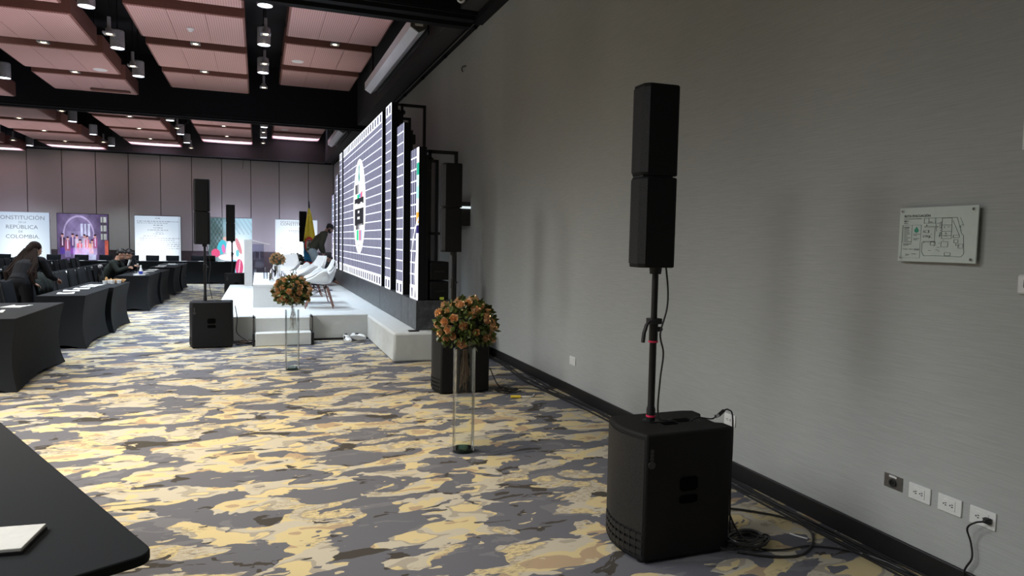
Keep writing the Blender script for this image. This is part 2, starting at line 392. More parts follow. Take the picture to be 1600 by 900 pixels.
# pendants
pend = thing('pendant_light', '', 'pendant light')
m = MB(); n = 24
m.lathe([(.10, .33), (.118, .31), (.12, .0), (.112, .0), (.110, .05), (.02, .06)], n=n, cap=False); m.lathe([(.0001, .33), (.10, .33)], n=n, cap=False); shd = m.build('shade', 'alu', pend)
MB().lathe([(.0001, .012), (.109, .012), (.109, .02), (.0001, .02)], n=n, cap=False).build('lamp_disc', 'lampcool', shd)
MB().tube([(0, 0, 0), (0, 0, .67)], .012).build('stem', 'black', pend, loc=(0, 0, .33))
spots_p = [('near bay, right of the middle panels', .12, 5.25, (11.7, 14.05, 16.4)), ('far bay, right of the middle panels', .2, 5.25, (24.4, 26.9)),
    ('near bay, left of the middle panels', -2.42, 5.05, (12.2, 14.65, 17.0)), ('far bay, left of the middle panels', -2.42, 5.0, (22.7, 25.6, 27.8)),
    ('near bay, left of the left panels', -5.06, 4.9, (17.7,)), ('far bay, left of the left panels', -5.1, 4.9, (23.6, 26.3, 29.3)), ('far bay, outermost left row', -7.7, 4.75, (26.0, 29.4))]
pd = tree_of(pend); first = True
def stretch(r, nm, k):
    for c in r.children:
        if c.name.startswith(nm): c.scale.z = k
for wh, x, z, ys in spots_p:
    for i, y in enumerate(ys):
        lab = '%s grey cylinder pendant, %s' % (['nearest', 'second', 'third'][i], wh)
        if first: pend.location = (x, y, z); pend['label'] = lab; pend['group'] = 'cylinder pendants'; first = False
        else: q_ = dup(pend, (x, y, z), 0, lab, 'cylinder pendants', pd); stretch(q_, 'stem', (ZC+.01-z-.33)/.67)
        lamp('SPOT', 'pendant_beam', (x, y, z-.03), K_PEND*(1.0 if y < 20 else .8), COOL, spot_size=1.45, spot_blend=.7, shadow_soft_size=.1)
# square adjustable downlights
dl = thing('square_downlight', '', 'downlight')
m = MB()
for a, b in (((-.09, -.09), (.09, -.07)), ((-.09, .07), (.09, .09)), ((-.09, -.07), (-.07, .07)), ((.07, -.07), (.09, .07))): m.bb((a[0], a[1], 0), (b[0], b[1], .03))
m.bb((-.07, -.07, .02), (.07, .07, .026)); frm = m.build('frame', 'alu', dl, smooth=False)
MB().lathe([(.0001, .004), (.040, .004), (.045, .012), (.0001, .02)], cap=False).build('lamp_face', 'lampwarm', frm)
MB().lathe([(.045, .02), (.06, .03), (.055, .10), (.0001, .11)], cap=False).build('lamp_head', 'alu', dl)
MB().tube([(0, 0, 0), (0, 0, .20)], .03, n=10).build('mount', 'alu', dl, loc=(0, 0, .10)); MB().tube([(0, 0, 0), (0, 0, 1)], .008).build('rod', 'black', dl, loc=(0, 0, .30))
dd = tree_of(dl); first = True
SL = [('in the first slot of the right panels', 1.55, 5.72, 15.23), ('in the first slot of the middle panels', -1.15, 5.42, 15.23), ('in the second slot of the middle panels', -1.15, 5.42, 17.67),
  ('in the first slot of the left panels', -3.73, 5.15, 15.23), ('in the second slot of the left panels', -3.75, 5.15, 17.67),
  ('in a far slot of the right panels', 1.3, 5.72, 25.95), ('in the near slot of the far middle panels', -1.1, 5.42, 25.95), ('in the last slot of the far middle panels', -1.1, 5.42, 28.5),
  ('in the near slot of the far left panels', -3.6, 5.15, 23.5), ('in the middle slot of the far left panels', -3.7, 5.15, 25.95), ('in the last slot of the far left panels', -3.7, 5.15, 28.5),
  ('in the near slot of the far outer panels', -6.4, 4.88, 23.5), ('in the middle slot of the far outer panels', -6.4, 4.88, 25.95), ('in the last slot of the far outer panels', -6.4, 4.88, 28.5),
  ('hung before the second pendant right of the middle panels', .15, 5.35, 13.7), ('hung before the third pendant right of the middle panels', .15, 5.35, 16.0), ('hung behind the third pendant right of the middle panels', .15, 5.35, 18.5),
  ('hung first in the far row right of the middle panels', .2, 5.4, 24.0), ('hung between far pendants right of the middle panels', .2, 5.35, 26.3), ('hung last in the far row right of the middle panels', .2, 5.3, 28.9),
  ('hung before the second pendant left of the middle panels', -2.42, 5.1, 13.9), ('hung before the third pendant left of the middle panels', -2.42, 5.1, 16.3),
  ('hung first in the far row left of the middle panels', -2.42, 5.15, 22.2), ('hung second in the far row left of the middle panels', -2.42, 5.05, 24.6), ('hung last in the far row left of the middle panels', -2.42, 5.0, 29.4),
  ('hung first in the far row left of the left panels', -5.1, 5.0, 22.4), ('hung last in the far row left of the left panels', -5.1, 4.85, 27.9), ('hung in the outermost left row', -7.7, 4.7, 27.6)]
for wh, x, z, y in SL:
    lab = 'small square warm downlight ' + wh
    if first: dl.location = (x, y, z); dl['label'] = lab; dl['group'] = 'square downlights'; first = False
    else: q_ = dup(dl, (x, y, z), 0, lab, 'square downlights', dd); stretch(q_, 'rod', ZC+.01-z-.3)
    if y < 20: lamp('SPOT', 'downlight_beam', (x, y, z-.02), K_SPOT, WARM, spot_size=1.0, spot_blend=.6, shadow_soft_size=.05)
for lab, x, y, z in (('round white ceiling loudspeaker grille in the left column of panels', -3.15, 17.06, 5.13), ('round white ceiling loudspeaker grille in the right column of panels', .88, 16.94, 5.71), ('round white ceiling loudspeaker grille in the far right column', .97, 27.7, 5.71)):
    g = MB().lathe([(.0001, -.012), (.125, -.012), (.14, .0), (.14, .003)], (x, y, z), 'whiteplastic', 28, cap=True).build('ceiling_speaker', None); tag(g, lab, 'ceiling speaker')
g = MB().lathe([(.0001, -.06), (.035, -.06), (.05, -.03), (.065, -.02), (.065, 0), (.0001, 0)], (-1.14, 14.03, 5.40), 'whiteplastic', 20, cap=False).build('smoke_detector', None); tag(g, 'small white smoke detector on the middle column of panels', 'smoke detector')
v = thing('air_vent', 'dark slotted air vent at the far end of the left panels', 'vent', (-3.35, 19.3, 5.12))
MB().bb((-.42, -.09, -.012), (.42, .09, 0)).build('backing', 'darkslot', v)
for k in range(4): MB().bb((-.42, -.09+k*.045, -.03), (.42, -.075+k*.045, -.012)).build('slat', 'brown', v)
# thin black cables slung between ceiling panels
for lab, pts in (('thin grey cable slung across the gap right of the far middle panels', [(-.25, 26.3, 5.5), (.15, 26.3, 5.3), (.65, 26.3, 5.8)]), ('thin grey cable slung across the gap left of the far middle panels', [(-2.8, 24.5, 5.35), (-2.4, 24.6, 5.1), (-2.0, 24.6, 5.35)]),
                 ('dark cable hanging down the far wall below the soffit', [(-.6, 30.93, 4.86), (-.57, 30.9, 4.7), (-.6, 30.93, 4.45)])):
    tag(MB().tube(pts, .009, 'cable', smooth=6).build('hanging_cable', None), lab, 'cable')
# projector screen housings
def housing(y0, y1, x, z, lab):
    h = thing('screen_housing', lab, 'projector screen', (x, y0, z))
    R = .155; poly = [(R*math.cos(a+PI/6)*.95, R*math.sin(a+PI/6)) for a in [k*PI/3 for k in range(6)]]
    L = y1-y0
    MB().rings([[Vector((px, yy, pz)) for px, pz in poly] for yy in (0, L)]).build('casing', 'screenwhite', h)
    c = MB().rings([[Vector((px*1.02, yy, pz*1.02)) for px, pz in poly] for yy in (-.04, 0)], 'steel'); c.lathe([(.0001, 0), (.03, 0), (.03, .01), (.0001, .01)], m='darkslot', cap=False); 
    c = c.build('end_cap', None, h)
    MB().bb((-.06, -.055, -.06), (.06, -.04, .06), 'whiteplastic').ell((0, -.055, 0), (.025, .01, .025), 'darkslot').build('motor_plate', None, h)
    m = MB()
    for yy in (.3, L-.3): m.bb((-.02, yy, .15), (.02, yy+.04, ZC-z))
    m.bb((.15, 0, -.16), (.17, L, -.02)); m.build('bracket', 'blackmetal', h)
housing(10.75, 15.6, 2.36, 5.0, 'long white hexagonal projector screen housing hung beside the right wall')
housing(21.7, 25.2, 2.45, 5.0, 'far shorter white projector screen housing seen beyond the black beam')
sc = thing('dome_camera', 'small white round camera under the black ceiling at the top edge', 'camera', (2.62, 9.25, 4.93))
MB().ell((0, 0, 0), .065, 'whiteplastic').build('housing', None, sc); MB().ell((-.02, -.045, -.02), .035, 'darkslot').build('lens', None, sc); MB().tube([(0, 0, .05), (0, 0, 1.3)], .012).build('stem', 'black', sc)
tag(MB().tube([(XR-.002, 10.66, 4.40), (XR-.05, 10.70, 4.39), (XR-.055, 10.73, 4.35), (XR-.03, 10.76, 4.33)], .009, 'cable', smooth=4).build('wall_hook', None), 'tiny black hook high on the grey wall', 'hook')

# ================================================================ RIGHT WALL FITTINGS
sg = thing('evacuation_sign', 'pale green evacuation route map plate reading RUTA EVACUACIÓN', 'sign', (XR-.03, 2.61, 1.56))
MB().bb((-.004, -.41, 0), (.004, 0, .27)).build('plate', 'sign', sg, bevel=.002)
for y in (-.02, -.39):
    for z in (.018, .252): MB().rings([[Vector((xx, y+.007*math.cos(a), z+.007*math.sin(a))) for a in [k*PI/6 for k in range(12)]] for xx in (-.011, .028)]).build('standoff_screw', 'chrome', sg)
T = lambda s, y, z, sz, b=0: text('lettering', s, sz, 'ink', sg, face_mx(-.0046, y, z), ext=.0002, bold=b)
T('RUTA EVACUACIÓN', -.028, .222, .0155, .0006); T('RUTA DE EVACUACIÓN PISO 1', -.028, .211, .0075); T('PISO 1', -.028, .199, .0095, .0004); T('SALÓN', -.028, .190, .007)
m = MB(); X0, X1 = -.0056, -.0042
def ln(y0, z0, y1, z1, t=.0011): 
    d = Vector((0, y1-y0, z1-z0)); nn = Vector((0, -d.z, d.y)).normalized()*t/2; a = Vector((X0, y0, z0)); b = Vector((X0, y1, z1))
    m.rings([[a+nn, a-nn, a-nn+Vector((.001, 0, 0)), a+nn+Vector((.001, 0, 0))], [b+nn, b-nn, b-nn+Vector((.001, 0, 0)), b+nn+Vector((.001, 0, 0))]])
def rect(y0, z0, y1, z1, t=.0008): ln(y0, z0, y1, z0, t); ln(y0, z1, y1, z1, t); ln(y0, z0, y0, z1, t); ln(y1, z0, y1, z1, t)
rng = random.Random(3)
for k in range(11): ln(-.031, .162-k*.0062, -.031-rng.uniform(.018, .042), .162-k*.0062, .0018)
for y, z, l in ((-.03, .172, .03), (-.03, .168, .03), (-.03, .088, .045), (-.03, .082, .03), (-.085, .137, .035), (-.085, .131, .02), (-.085, .115, .032), (-.085, .109, .022), (-.03, .062, .026), (-.062, .062, .024), (-.092, .063, .03), (-.092, .058, .028), (-.045, .036, .022), (-.045, .030, .016), (-.078, .038, .026)): ln(y, z, y-l, z, .0022)
rect(-.024, .095, -.075, .182, .0006); rect(-.02, .018, -.125, .182, .0006)
# plan outline
mp = [(-.14, .215), (-.31, .215), (-.335, .14), (-.345, .13), (-.352, .045), (-.34, .03), (-.19, .032), (-.147, .03), (-.135, .05), (-.135, .098)]
for a, b in zip(mp, mp[1:]): ln(*a, *b, .0014)
for r in ((-.14, .19, -.165, .215), (-.165, .19, -.2, .215), (-.235, .115, -.285, .213), (-.235, .18, -.285, .18), (-.235, .15, -.285, .15), (-.235, .13, -.285, .13), (-.14, .098, -.2, .102), (-.14, .122, -.175, .13), (-.14, .145, -.165, .155), (-.225, .165, -.232, .195), (-.225, .13, -.232, .145), (-.235, .075, -.27, .10), (-.255, .034, -.285, .048), (-.18, .083, -.205, .1), (-.3, .095, -.32, .11), (-.295, .12, -.325, .132), (-.145, .17, -.215, .175), (-.322, .07, -.345, .09)): rect(*r, .0012)
for k in range(34):
    y = rng.uniform(-.34, -.145); z = rng.uniform(.05, .2); ln(y, z, y-rng.uniform(.004, .018), z, .0015) if k % 2 else ln(y, z, y, z-rng.uniform(.004, .016), .0013)
ln(-.325, .214, -.345, .175, .0007); ln(-.29, .2, -.325, .13, .0012); ln(-.2, .17, -.2, .09, .0012); ln(-.2, .2, -.21, .15, .001)
m.build('map_lines', 'ink', sg, smooth=False)
m = MB(); m.rings([[Vector((xx, -.1+.012*math.cos(a), .155+.011*math.sin(a)+(.008 if k == 3 else 0))) for k, a in enumerate([i*PI/6 for i in range(12)])] for xx in (-.0056, -.0042)]); m.build('green_symbol', 'inkgreen', sg)
def outlet(y1, z0, lab, kind='duplex', w=.12, hgt=.082, name='wall_outlet'):
    o = thing(name, lab, 'outlet', (XR, y1, z0))
    MB().bb((-.009, -w, 0), (0, 0, hgt)).build('plate', 'whiteplastic', o, bevel=.003)
    if kind == 'duplex':
        MB().bb((-.012, -w+.03, .017), (-.008, -.03, hgt-.017)).build('socket_body', 'whiteplastic', o, bevel=.001)
        for yy in (-.045, -.078):
            s = MB(); s.bb((-.0135, yy-.003, .045), (-.0115, yy+.005, .049)); s.bb((-.0135, yy-.003, .034), (-.0115, yy+.005, .038)); s.ell((-.012, yy+.012, .0415), (.002, .0035, .0035)); s.build('socket_slots', 'darkslot', o)
    elif kind == 'switch':
        for zz in (.012, .036, .060): MB().bb((-.013, -w+.02, zz), (-.008, -.02, zz+.02)).build('rocker', 'whiteplastic', o, bevel=.002)
    return o
outlet(2.49, .355, 'white double wall outlet nearest the metal socket plate')
outlet(2.33, .355, 'white double wall outlet between two others low on the wall')
oo = outlet(2.17, .355, 'white double wall outlet with a black plug in it')
outlet(3.97, .355, 'white outlet plate behind the near speaker box')
outlet(6.56, .33, 'small white wall plate low on the wall left of the near speaker', 'switch', .14, .09)
mp_ = thing('metal_socket_plate', 'small steel plate with a round black audio socket', 'socket', (XR, 2.64, .365))
MB().bb((-.004, -.11, 0), (0, 0, .072)).build('plate', 'steel', mp_); MB().bb((-.006, -.075, .058), (-.003, -.03, .068)).build('label_strip', 'whiteplastic', mp_)
s = MB(); s.rings([[Vector((xx, -.055+r*math.cos(a), .032+r*math.sin(a))) for a in [k*PI/8 for k in range(16)]] for xx, r in ((-.003, .021), (-.012, .021), (-.012, .013), (-.005, .011), (-.005, .004), (-.013, .004))]); s.build('round_socket', 'darkslot', mp_)
pc = thing('power_cord', 'black power cord plugged into the rightmost outlet and drooping to the baseboard', 'cable', (0, 0, 0))
MB().rings([[Vector((x, 2.075+sy*a, .397+sz*b)) for sy, sz in ((1, 1), (-1, 1), (-1, -1), (1, -1))] for x, a, b in ((XR-.014, .013, .013), (XR-.03, .014, .014), (XR-.05, .006, .006))]).build('plug', 'cable', pc, bevel=.003)
MB().tube([(XR-.045, 2.075, .396), (XR-.07, 2.10, .385), (XR-.06, 2.14, .34), (XR-.03, 2.14, .27), (XR-.03, 2.13, .20), (XR-.03, 2.16, .13), (XR-.03, 2.17, .05), (XR-.04, 2.2, .01)], .0045, smooth=6).build('cord', 'cable', pc)
th = thing('wall_thermostat', 'white rounded thermostat cut by the right edge of the view', 'thermostat', (XR, 2.022, 1.435))
MB().bb((-.02, -.12, 0), (0, 0, .085)).build('casing', 'whiteplastic', th, bevel=.012); MB().bb((-.022, -.09, .03), (-.019, -.03, .065)).build('display', 'darkslot', th)
es = thing('wall_sign', 'green sign with pale border cut by the right edge above the thermostat', 'sign', (XR, 2.045, 2.06))
MB().bb((-.012, -.25, 0), (0, 0, .20)).build('plate', 'whiteplastic', es, bevel=.004); MB().bb((-.014, -.24, .02), (-.011, -.012, .15)).build('green_field', 'signgreen', es)
# cable run at the foot of the wall
rng = random.Random(5)
for k in range(6):
    pts = []; y = 10.5
    while y > .8:
        pts.append((XR-.045-.022*k+rng.uniform(-.02, .02)-(.10 if 6.6 < y < 8 else 0)*rng.random(), y, .008+.004*(k % 3))); y -= .55
    tag(MB().tube(pts, .0065, 'cable', smooth=4).build('floor_cable', None), ['first', 'second', 'third', 'fourth', 'fifth', 'sixth'][k]+' black cable out from the foot of the grey wall', 'cable', 'cables along the wall foot')

# ================================================================ STAGE
st = thing('stage', 'low white felt-covered stage platform in front of the LED wall', 'stage')
MB().bb((-.68, 11.2, 0), (1.68, 18.72, .40)).build('platform', 'felt', st, bevel=.012); MB().bb((.7, 18.72, 0), (1.68, 19.95, .40)).build('rear_platform', 'felt', st, bevel=.012)
MB().rings([[Vector(p) for p in q] for q in ([(1.66, 8.92, 0), (2.5, 8.88, 0), (2.95, 8.88, 0), (2.95, 20.75, 0), (1.66, 20.75, 0)], [(1.665, 8.88, .2), (2.5, 8.86, .2), (2.95, 8.86, .2), (2.95, 20.75, .2), (1.665, 20.75, .2)], [(1.66, 8.88, .395), (2.5, 8.88, .395), (2.95, 8.88, .395), (2.95, 20.75, .395), (1.66, 20.75, .395)])]).build('wing_platform', 'felt', st, bevel=.03)
MB().bb((2.28, 8.855, .0), (2.31, 8.87, .39)).build('felt_seam', 'felt', st)
MB().bb((-.66, 11.175, .0), (1.66, 11.2, .03)).build('bottom_shadow_batten', 'blackmetal', st)
sp = thing('stage_steps', 'two white felt-covered steps at the stage front between black side frames', 'steps', (.35, 10.72, 0))
MB().prismx([(0, 0), (0, .195), (.24, .195), (.24, .398), (.49, .398), (.49, 0)], -.40, .40).build('treads', 'felt', sp, bevel=.012)
for sx in (-.425, .425):
    m = MB(); m.bb((sx-.012, .22, 0), (sx+.012, .26, .42)); m.bb((sx-.014, .0, 0), (sx+.014, .30, .19)); m.bb((sx-.012, .22, .39), (sx+.012, .48, .42)); m.build('side_frame', 'blackmetal', sp, bevel=.003)
    MB().bb((sx-.016, .205, .18), (sx+.0, .222, .40)).build('metal_edge', 'steel', sp)
# LED wall
fa = thing('screen_plinth', 'black boxed plinth under the LED screens with thin joints', 'plinth', (2.0, 9.08, .4))
ye = [0, .52, 1.03, 2.95, 5.9, 8.8, 11.57]
for a, b in zip(ye, ye[1:]): MB().bb((0, a+.004, 0), (.5, b-.004, .40)).build('plinth_panel', 'fascia' if True else None, fa, bevel=.004)
LEDM = {}
def ledmat(kind):
    if kind in LEDM: return LEDM[kind]
    t = NT('led_'+kind); x = t.xyz(t.obj()); Y, Z = x[1], x[2]    # object origin: near bottom corner, metres
    hgt = dict(side2=2.07, side25=2.55, side3=3.03, main=3.03, edge=2.07, edge2=2.07)[kind]
    cw = .125 if kind != 'main' else .1425
    nr = lambda v, p, wd: t.math('LESS_THAN', t.math('PINGPONG', v, p/2), wd)
    gv = nr(Y, cw, .0085); gh = nr(t.math('SUBTRACT', Z, .19), .1595, .0105)
    g = t.math('MAXIMUM', gv, gh)
    tw = t.math('ADD', .9, t.math('MULTIPLY', t.noise(x[0].node.inputs[0].links[0].from_socket, 1.2, 1), .2))
    bg = t.mix(1, (.165, .165, .270), tw, 'MULTIPLY')
    dkl = t.math('LESS_THAN', t.math('PINGPONG', t.math('ADD', Y, cw*.3), cw/2), .012)
    bg = t.mix(t.math('MULTIPLY', dkl, .45), bg, (.08, .08, .14))
    col = t.mix(g, bg, (1.25, 1.3, 1.5))
    # white frame blocks at top and bottom
    def band(lo, hi):
        return t.math('MULTIPLY', t.math('GREATER_THAN', Z, lo), t.math('LESS_THAN', Z, hi))
    per = cw*2 if kind == 'main' else .25
    blk = t.math('GREATER_THAN', t.math('PINGPONG', t.math('ADD', Y, 0), per/2), per*.27)
    inner = t.math('MULTIPLY', blk, t.math('MAXIMUM', band(.03, .155), band(hgt-.16, hgt-.03) if kind in ('main', 'side3') else 0.0))
    bands = t.math('MAXIMUM', band(-1, .185), band(hgt-.19, hgt+1) if kind in ('main', 'side3') else 0.0)
    col = t.mix(bands, col, (1.35, 1.4, 1.5)); col = t.mix(inner, col, (.10, .10, .17))
    if kind in ('edge', 'edge2'):
        zz = t.math('DIVIDE', Z, hgt)
        strip = t.ramp(zz, [(0, (1.2, 1.2, 1.3)), (.26, (.12, .08, .30)), (.32, (1.2, 1.2, 1.3)), (.44, (.05, .04, .18)), (.49, (1.2, 1.2, 1.3)), (.505, (1.2, .55, .08)), (.575, (1.2, 1.25, 1.3)), (.665, (.55, 1.1, .95)), (.745, (.85, 1.2, 1.15)), (.82, (.04, .55, .36)), (.895, (1.3, 1.3, 1.4))], 'CONSTANT')
        msk = t.math('LESS_THAN', Y, .125) if kind == 'edge' else t.math('GREATER_THAN', Y, .375)
        if kind == 'edge2': strip = t.mix(.55, strip, (.35, .25, .9))
        col = t.mix(msk, col, strip)
        # big white arc low on the strip
        dy = t.math('ADD', Y, .35); dz = t.math('MULTIPLY', t.math('SUBTRACT', Z, .35), .95)
        rr = t.math('SQRT', t.math('ADD', t.math('MULTIPLY', dy, dy), t.math('MULTIPLY', dz, dz)))
        arc = t.math('LESS_THAN', t.math('ABSOLUTE', t.math('SUBTRACT', rr, .80)), .022)
        fill = t.math('MULTIPLY', t.math('LESS_THAN', rr, .55), t.math('GREATER_THAN', Z, 0.02))
        col = t.mix(t.math('MAXIMUM', arc, fill), col, (1.3, 1.3, 1.35))
    LEDM[kind] = t.emit(col, 1.0); return LEDM[kind]
def led(y0, w_, hgt, kind, lab):
    o = thing('led_screen', lab, 'LED screen', (2.02, y0, .80))
    MB().bb((.006, 0, 0), (.11, w_, hgt)).build('cabinet', 'black', o, smooth=False)
    MB().bb((0, .004, .004), (.006, w_-.004, hgt-.004)).build('display', ledmat(kind), o, smooth=False)
    m = MB()
    for yy in (.06, w_-.06): m.bb((.11, yy-.02, 0), (.15, yy+.02, hgt-.1))
    m.bb((.11, .05, hgt-.3), (.19, .12, hgt-.16)); m.build('rear_rib', 'blackmetal', o)
    return o
led(9.10, .5, 2.07, 'edge', 'nearest narrow LED screen column with coloured edge and white arc')
led(10.14, .5, 2.55, 'side25', 'second narrow LED screen column from the near end')
led(11.16, .5, 3.03, 'side3', 'tall narrow LED screen column just right of the main screen')
mn = led(12.05, 5.7, 3.03, 'main', 'wide main LED screen showing a white grid and an oval logo')
led(18.12, .5, 3.03, 'side3', 'tall narrow LED screen column just left of the main screen')
led(19.10, .5, 2.55, 'side25', 'second narrow LED screen column from the far end')
led(20.08, .5, 2.07, 'edge2', 'farthest narrow LED screen column')
def emi(n, c, s=1): return NT(n).emit(c, s)
EW = emi('px_white', (1.5, 1.5, 1.55)); EK = emi('px_dark', (.045, .045, .055)); EG = emi('px_teal', (.03, .42, .36)); EGR = emi('px_green', (.05, .85, .38)); EP = emi('px_pink', (1.0, .22, .38)); EB = emi('px_blue', (.15, .45, .9)); EM = emi('px_mid', (.42, .42, .45))
t = NT('px_fade'); x = t.xyz(t.obj()); EF = t.emit(t.ramp(t.math('ADD', x[1], .5), [(.25, (1.3, 1.3, 1.35)), (.6, (.35, .35, .37)), (.95, (.04, .04, .05))]), 1)
cy, cz = 2.80, 1.51          # centre of the logo on the main display (local)
def disc(name, r, x, m, a0=0, a1=2*PI, ry=None):
    k = 48; b = MB(); b.rings([[Vector((xx, cy+(ry or r)*math.cos(a), cz+r*math.sin(a))) for a in [a0+(a1-a0)*i/k for i in range(k)]] for xx in (x, x+.0015)]); return b.build(name, m, mn, smooth=False)
disc('logo_disc', 1.0, -.003, EW, ry=.92)
def bar(n, y0, z0, y1, z1, m, x=-.005): return MB().bb((x, cy+y0, cz+z0), (x+.0015, cy+y1, cz+z1)).build(n, m, mn, smooth=False)
b = MB()
b.rings([[Vector((xx, cy+.02+yy, cz+zz)) for yy, zz in ((0, .92), (-.07, .84), (-.05, .72), (-.10, .6), (-.05, .52), (.06, .54), (.10, .64), (.05, .74), (.07, .84))] for xx in (-.005, -.0035)]); b.build('logo_emblem', EG, mn, smooth=False)
f1 = MB().bb((0, -.50, 0), (.0015, .50, .20)).build('logo_gradient', EF, mn, smooth=False); f1.location = (-.005, cy+.1, cz+.28); f1.scale = (1, 1.0, 1)
bar('logo_colour', .0, .18, .30, .26, EGR); bar('logo_colour', -.22, .19, .0, .27, EB); bar('logo_colour', -.48, .18, -.22, .30, EP)
bar('logo_band', -.66, .04, .70, .18, EK); bar('logo_band', -.66, -.40, .68, -.04, EK)
rg = random.Random(9)
for i in range(9): bar('logo_letter', .66-i*.145-.10, -.035, .66-i*.145, .055+rg.choice((0, .025)), EW, -.0065)
for i, (a, z) in enumerate(((.10, -.14), (-.04, -.14), (.16, -.27), (.03, -.27), (-.1, -.27))): bar('logo_letter', a, z, a+.075, z+.055, EW, -.0065)
f2 = MB().bb((0, -.50, 0), (.0015, .50, .12)).build('logo_gradient', EF, mn, smooth=False); f2.location = (-.005, cy-.02, cz-.49); f2.rotation_euler = (0, 0, 0)
bar('logo_bar', .06, -.72, .36, -.50, EGR); bar('logo_bar', -.26, -.72, -.02, -.50, EP); bar('logo_bar', -.38, -.72, -.29, -.50, EB)
for i in range(4): bar('logo_small_print', .14-i*.09, -.84, .14-i*.09+.05, -.81, EM)
# frames behind
for yy, z, lab in ((9.35, 2.87, 'black steel tube frame behind the nearest LED column'), (10.45, 2.87, 'black steel tube frame behind the second LED column'), (11.35, 3.86, 'tall black steel tube frame behind the third LED column'), (12.55, 3.85, 'tall black steel tube frame behind the near end of the main screen')):
    o = thing('support_frame', lab, 'frame', (2.215, yy, .8)); m = MB()
    h_ = z-.8; m.bb((0, 0, 0), (.04, .04, h_)); MB().bb((0, 0, h_-.045), (.42, .045, h_)).build('top_bar', 'blackmetal', o)
    m.build('front_post', 'blackmetal', o); MB().bb((.375, 0, -.4), (.42, .045, h_-.04)).build('rear_post', 'blackmetal', o); MB().bb((0, 0, .9), (.40, .035, .935)).build('cross_bar', 'blackmetal', o)
    MB().tube([(-.06, .02, h_-.02), (.02, .02, h_-.02)], .02).ell((.03, .02, h_-.14), (.05, .04, .045)).build('clamp', 'blackmetal', o)
for i, z in enumerate((.81, 1.08)):
    o = thing('equipment_case', ('lower' if i == 0 else 'upper')+' black equipment case stacked on the plinth behind the LED column', 'case', (2.2, 9.12, z))
    MB().bb((0, 0, 0), (.26, .4, .25)).build('body', 'blackplastic', o, bevel=.012); MB().bb((.06, -.012, .10), (.2, 0, .13)).build('handle', 'blackmetal', o)
tag(MB().bb((2.33, 9.085, .81), (2.385, 9.10, .845), 'yellowtape').build('tape_piece', None), 'small piece of yellow green tape on the black plinth top', 'tape')
cb = thing('control_box', 'dark wall box with a lit white strip beside the near column speaker shadow', 'wall box', (XR, 10.86, 1.86))
MB().bb((-.14, -.54, 0), (0, 0, .37)).build('casing', 'soffit', cb); MB().bb((-.155, -.55, .265), (-.14, 0, .30)).bb((-.155, -.555, .265), (0, -.54, .30)).build('light_strip', 'litstrip', cb)
tag(MB().bb((1.88, 8.96, .40), (2.02, 9.04, .412), 'darkslot').build('phone', None, bevel=.003), 'black phone lying on the white stage corner', 'phone')
# ================================================================ SPEAKERS
def subwoofer(loc, lab):      # grille faces -X, side with two handle pockets faces -Y
    o = thing('subwoofer', lab, 'speaker', loc)
    W, D, H = .58, .40, .67
    def outline(e=0.0):
        pts = []
        for k in range(9):
            u = k/8; pts.append((.045-.045*math.sin(PI*u)*1.0-.0+e, D*(1-u)+0))
        return pts
    out = outline()+[(W-.07, 0), (W, .02), (W, .10), (W-.035, .12), (W-.035, D-.12), (W, D-.10), (W, D-.02), (W-.07, D)]
    # wooden body with rounded top rim
    MB().rings([[Vector((x, y, z)) for x, y in out] for z in (.012, H)]).build('body', 'blackplastic', o, bevel=.012); bod = o.children[0] if o.children else o
    g = [( .045-.045*math.sin(PI*k/10)-.006, D*(1-k/10)*.94+.012) for k in range(11)]
    MB().rings([[Vector((x, y, z)) for x, y in g]+[Vector((x+.02, y, z)) for x, y in reversed(g)] for z in (.165, H-.03)]).build('grille', 'grille', o)
    m = MB()
    for z in (.045, .085, .125): m.rings([[Vector((x-.002, y, zz)) for x, y in g]+[Vector((x+.015, y, zz)) for x, y in reversed(g)] for zz in (z, z+.026)])
    for k in range(1, 10): m.bb((g[k][0]-.003, g[k][1]-.003, .04), (g[k][0]+.01, g[k][1]+.003, .155))
    m.build('vent_slats', 'grille', o)
    for z0, z1 in ((.36, .435), (.295, .34)):
        MB().rings([[Vector((.30+sx*(.055 if k else .045), -.001+k*.03 if False else (-.003 if k == 0 else -.0015), (z0+z1)/2+sz*(z1-z0)/2)) for sx, sz in ((-1, -.7), (-.7, -1), (.7, -1), (1, -.7), (1, .7), (.7, 1), (-.7, 1), (-1, .7))] for k in (1, 0)]).build('handle_pocket', 'pocket', bod)
    for x0 in (.235, .345): MB().bb((x0, .14 if x0 < .3 else .17, H-.002), (x0+.085, .19 if x0 < .3 else .23, H+.003)).build('top_pocket', 'pocket', bod)
    MB().lathe([(.0001, .0), (.045, .0), (.045, .006), (.0001, .006)], (.21, .235, H), cap=False).build('pole_socket', 'blackmetal', o)
    m = MB().lathe([(.012, -.0), (.02, -.0), (.02, .003), (.012, .003)], (0, 0, 0), n=18); m.bm.transform(Matrix.Translation((.075, -.002, .515)) @ Matrix.Rotation(PI/2, 4, 'X')); m.build('badge', 'badge', bod)
    for i in range(3):
        m = MB().lathe([(.007, -.0), (.011, -.0), (.011, .003), (.007, .003)], n=12); m.bm.transform(Matrix.Translation((.075, -.001, .545+i*.02)) @ Matrix.Rotation(PI/2, 4, 'X')); m.build('badge_letter', 'badge', bod)
    for x in (.06, W-.08):
        for y in (.05, D-.05): MB().lathe([(.0001, 0), (.02, 0), (.022, .014), (.0001, .014)], (x, y, 0), cap=False, n=10).build('foot', 'cable', o)
    return o
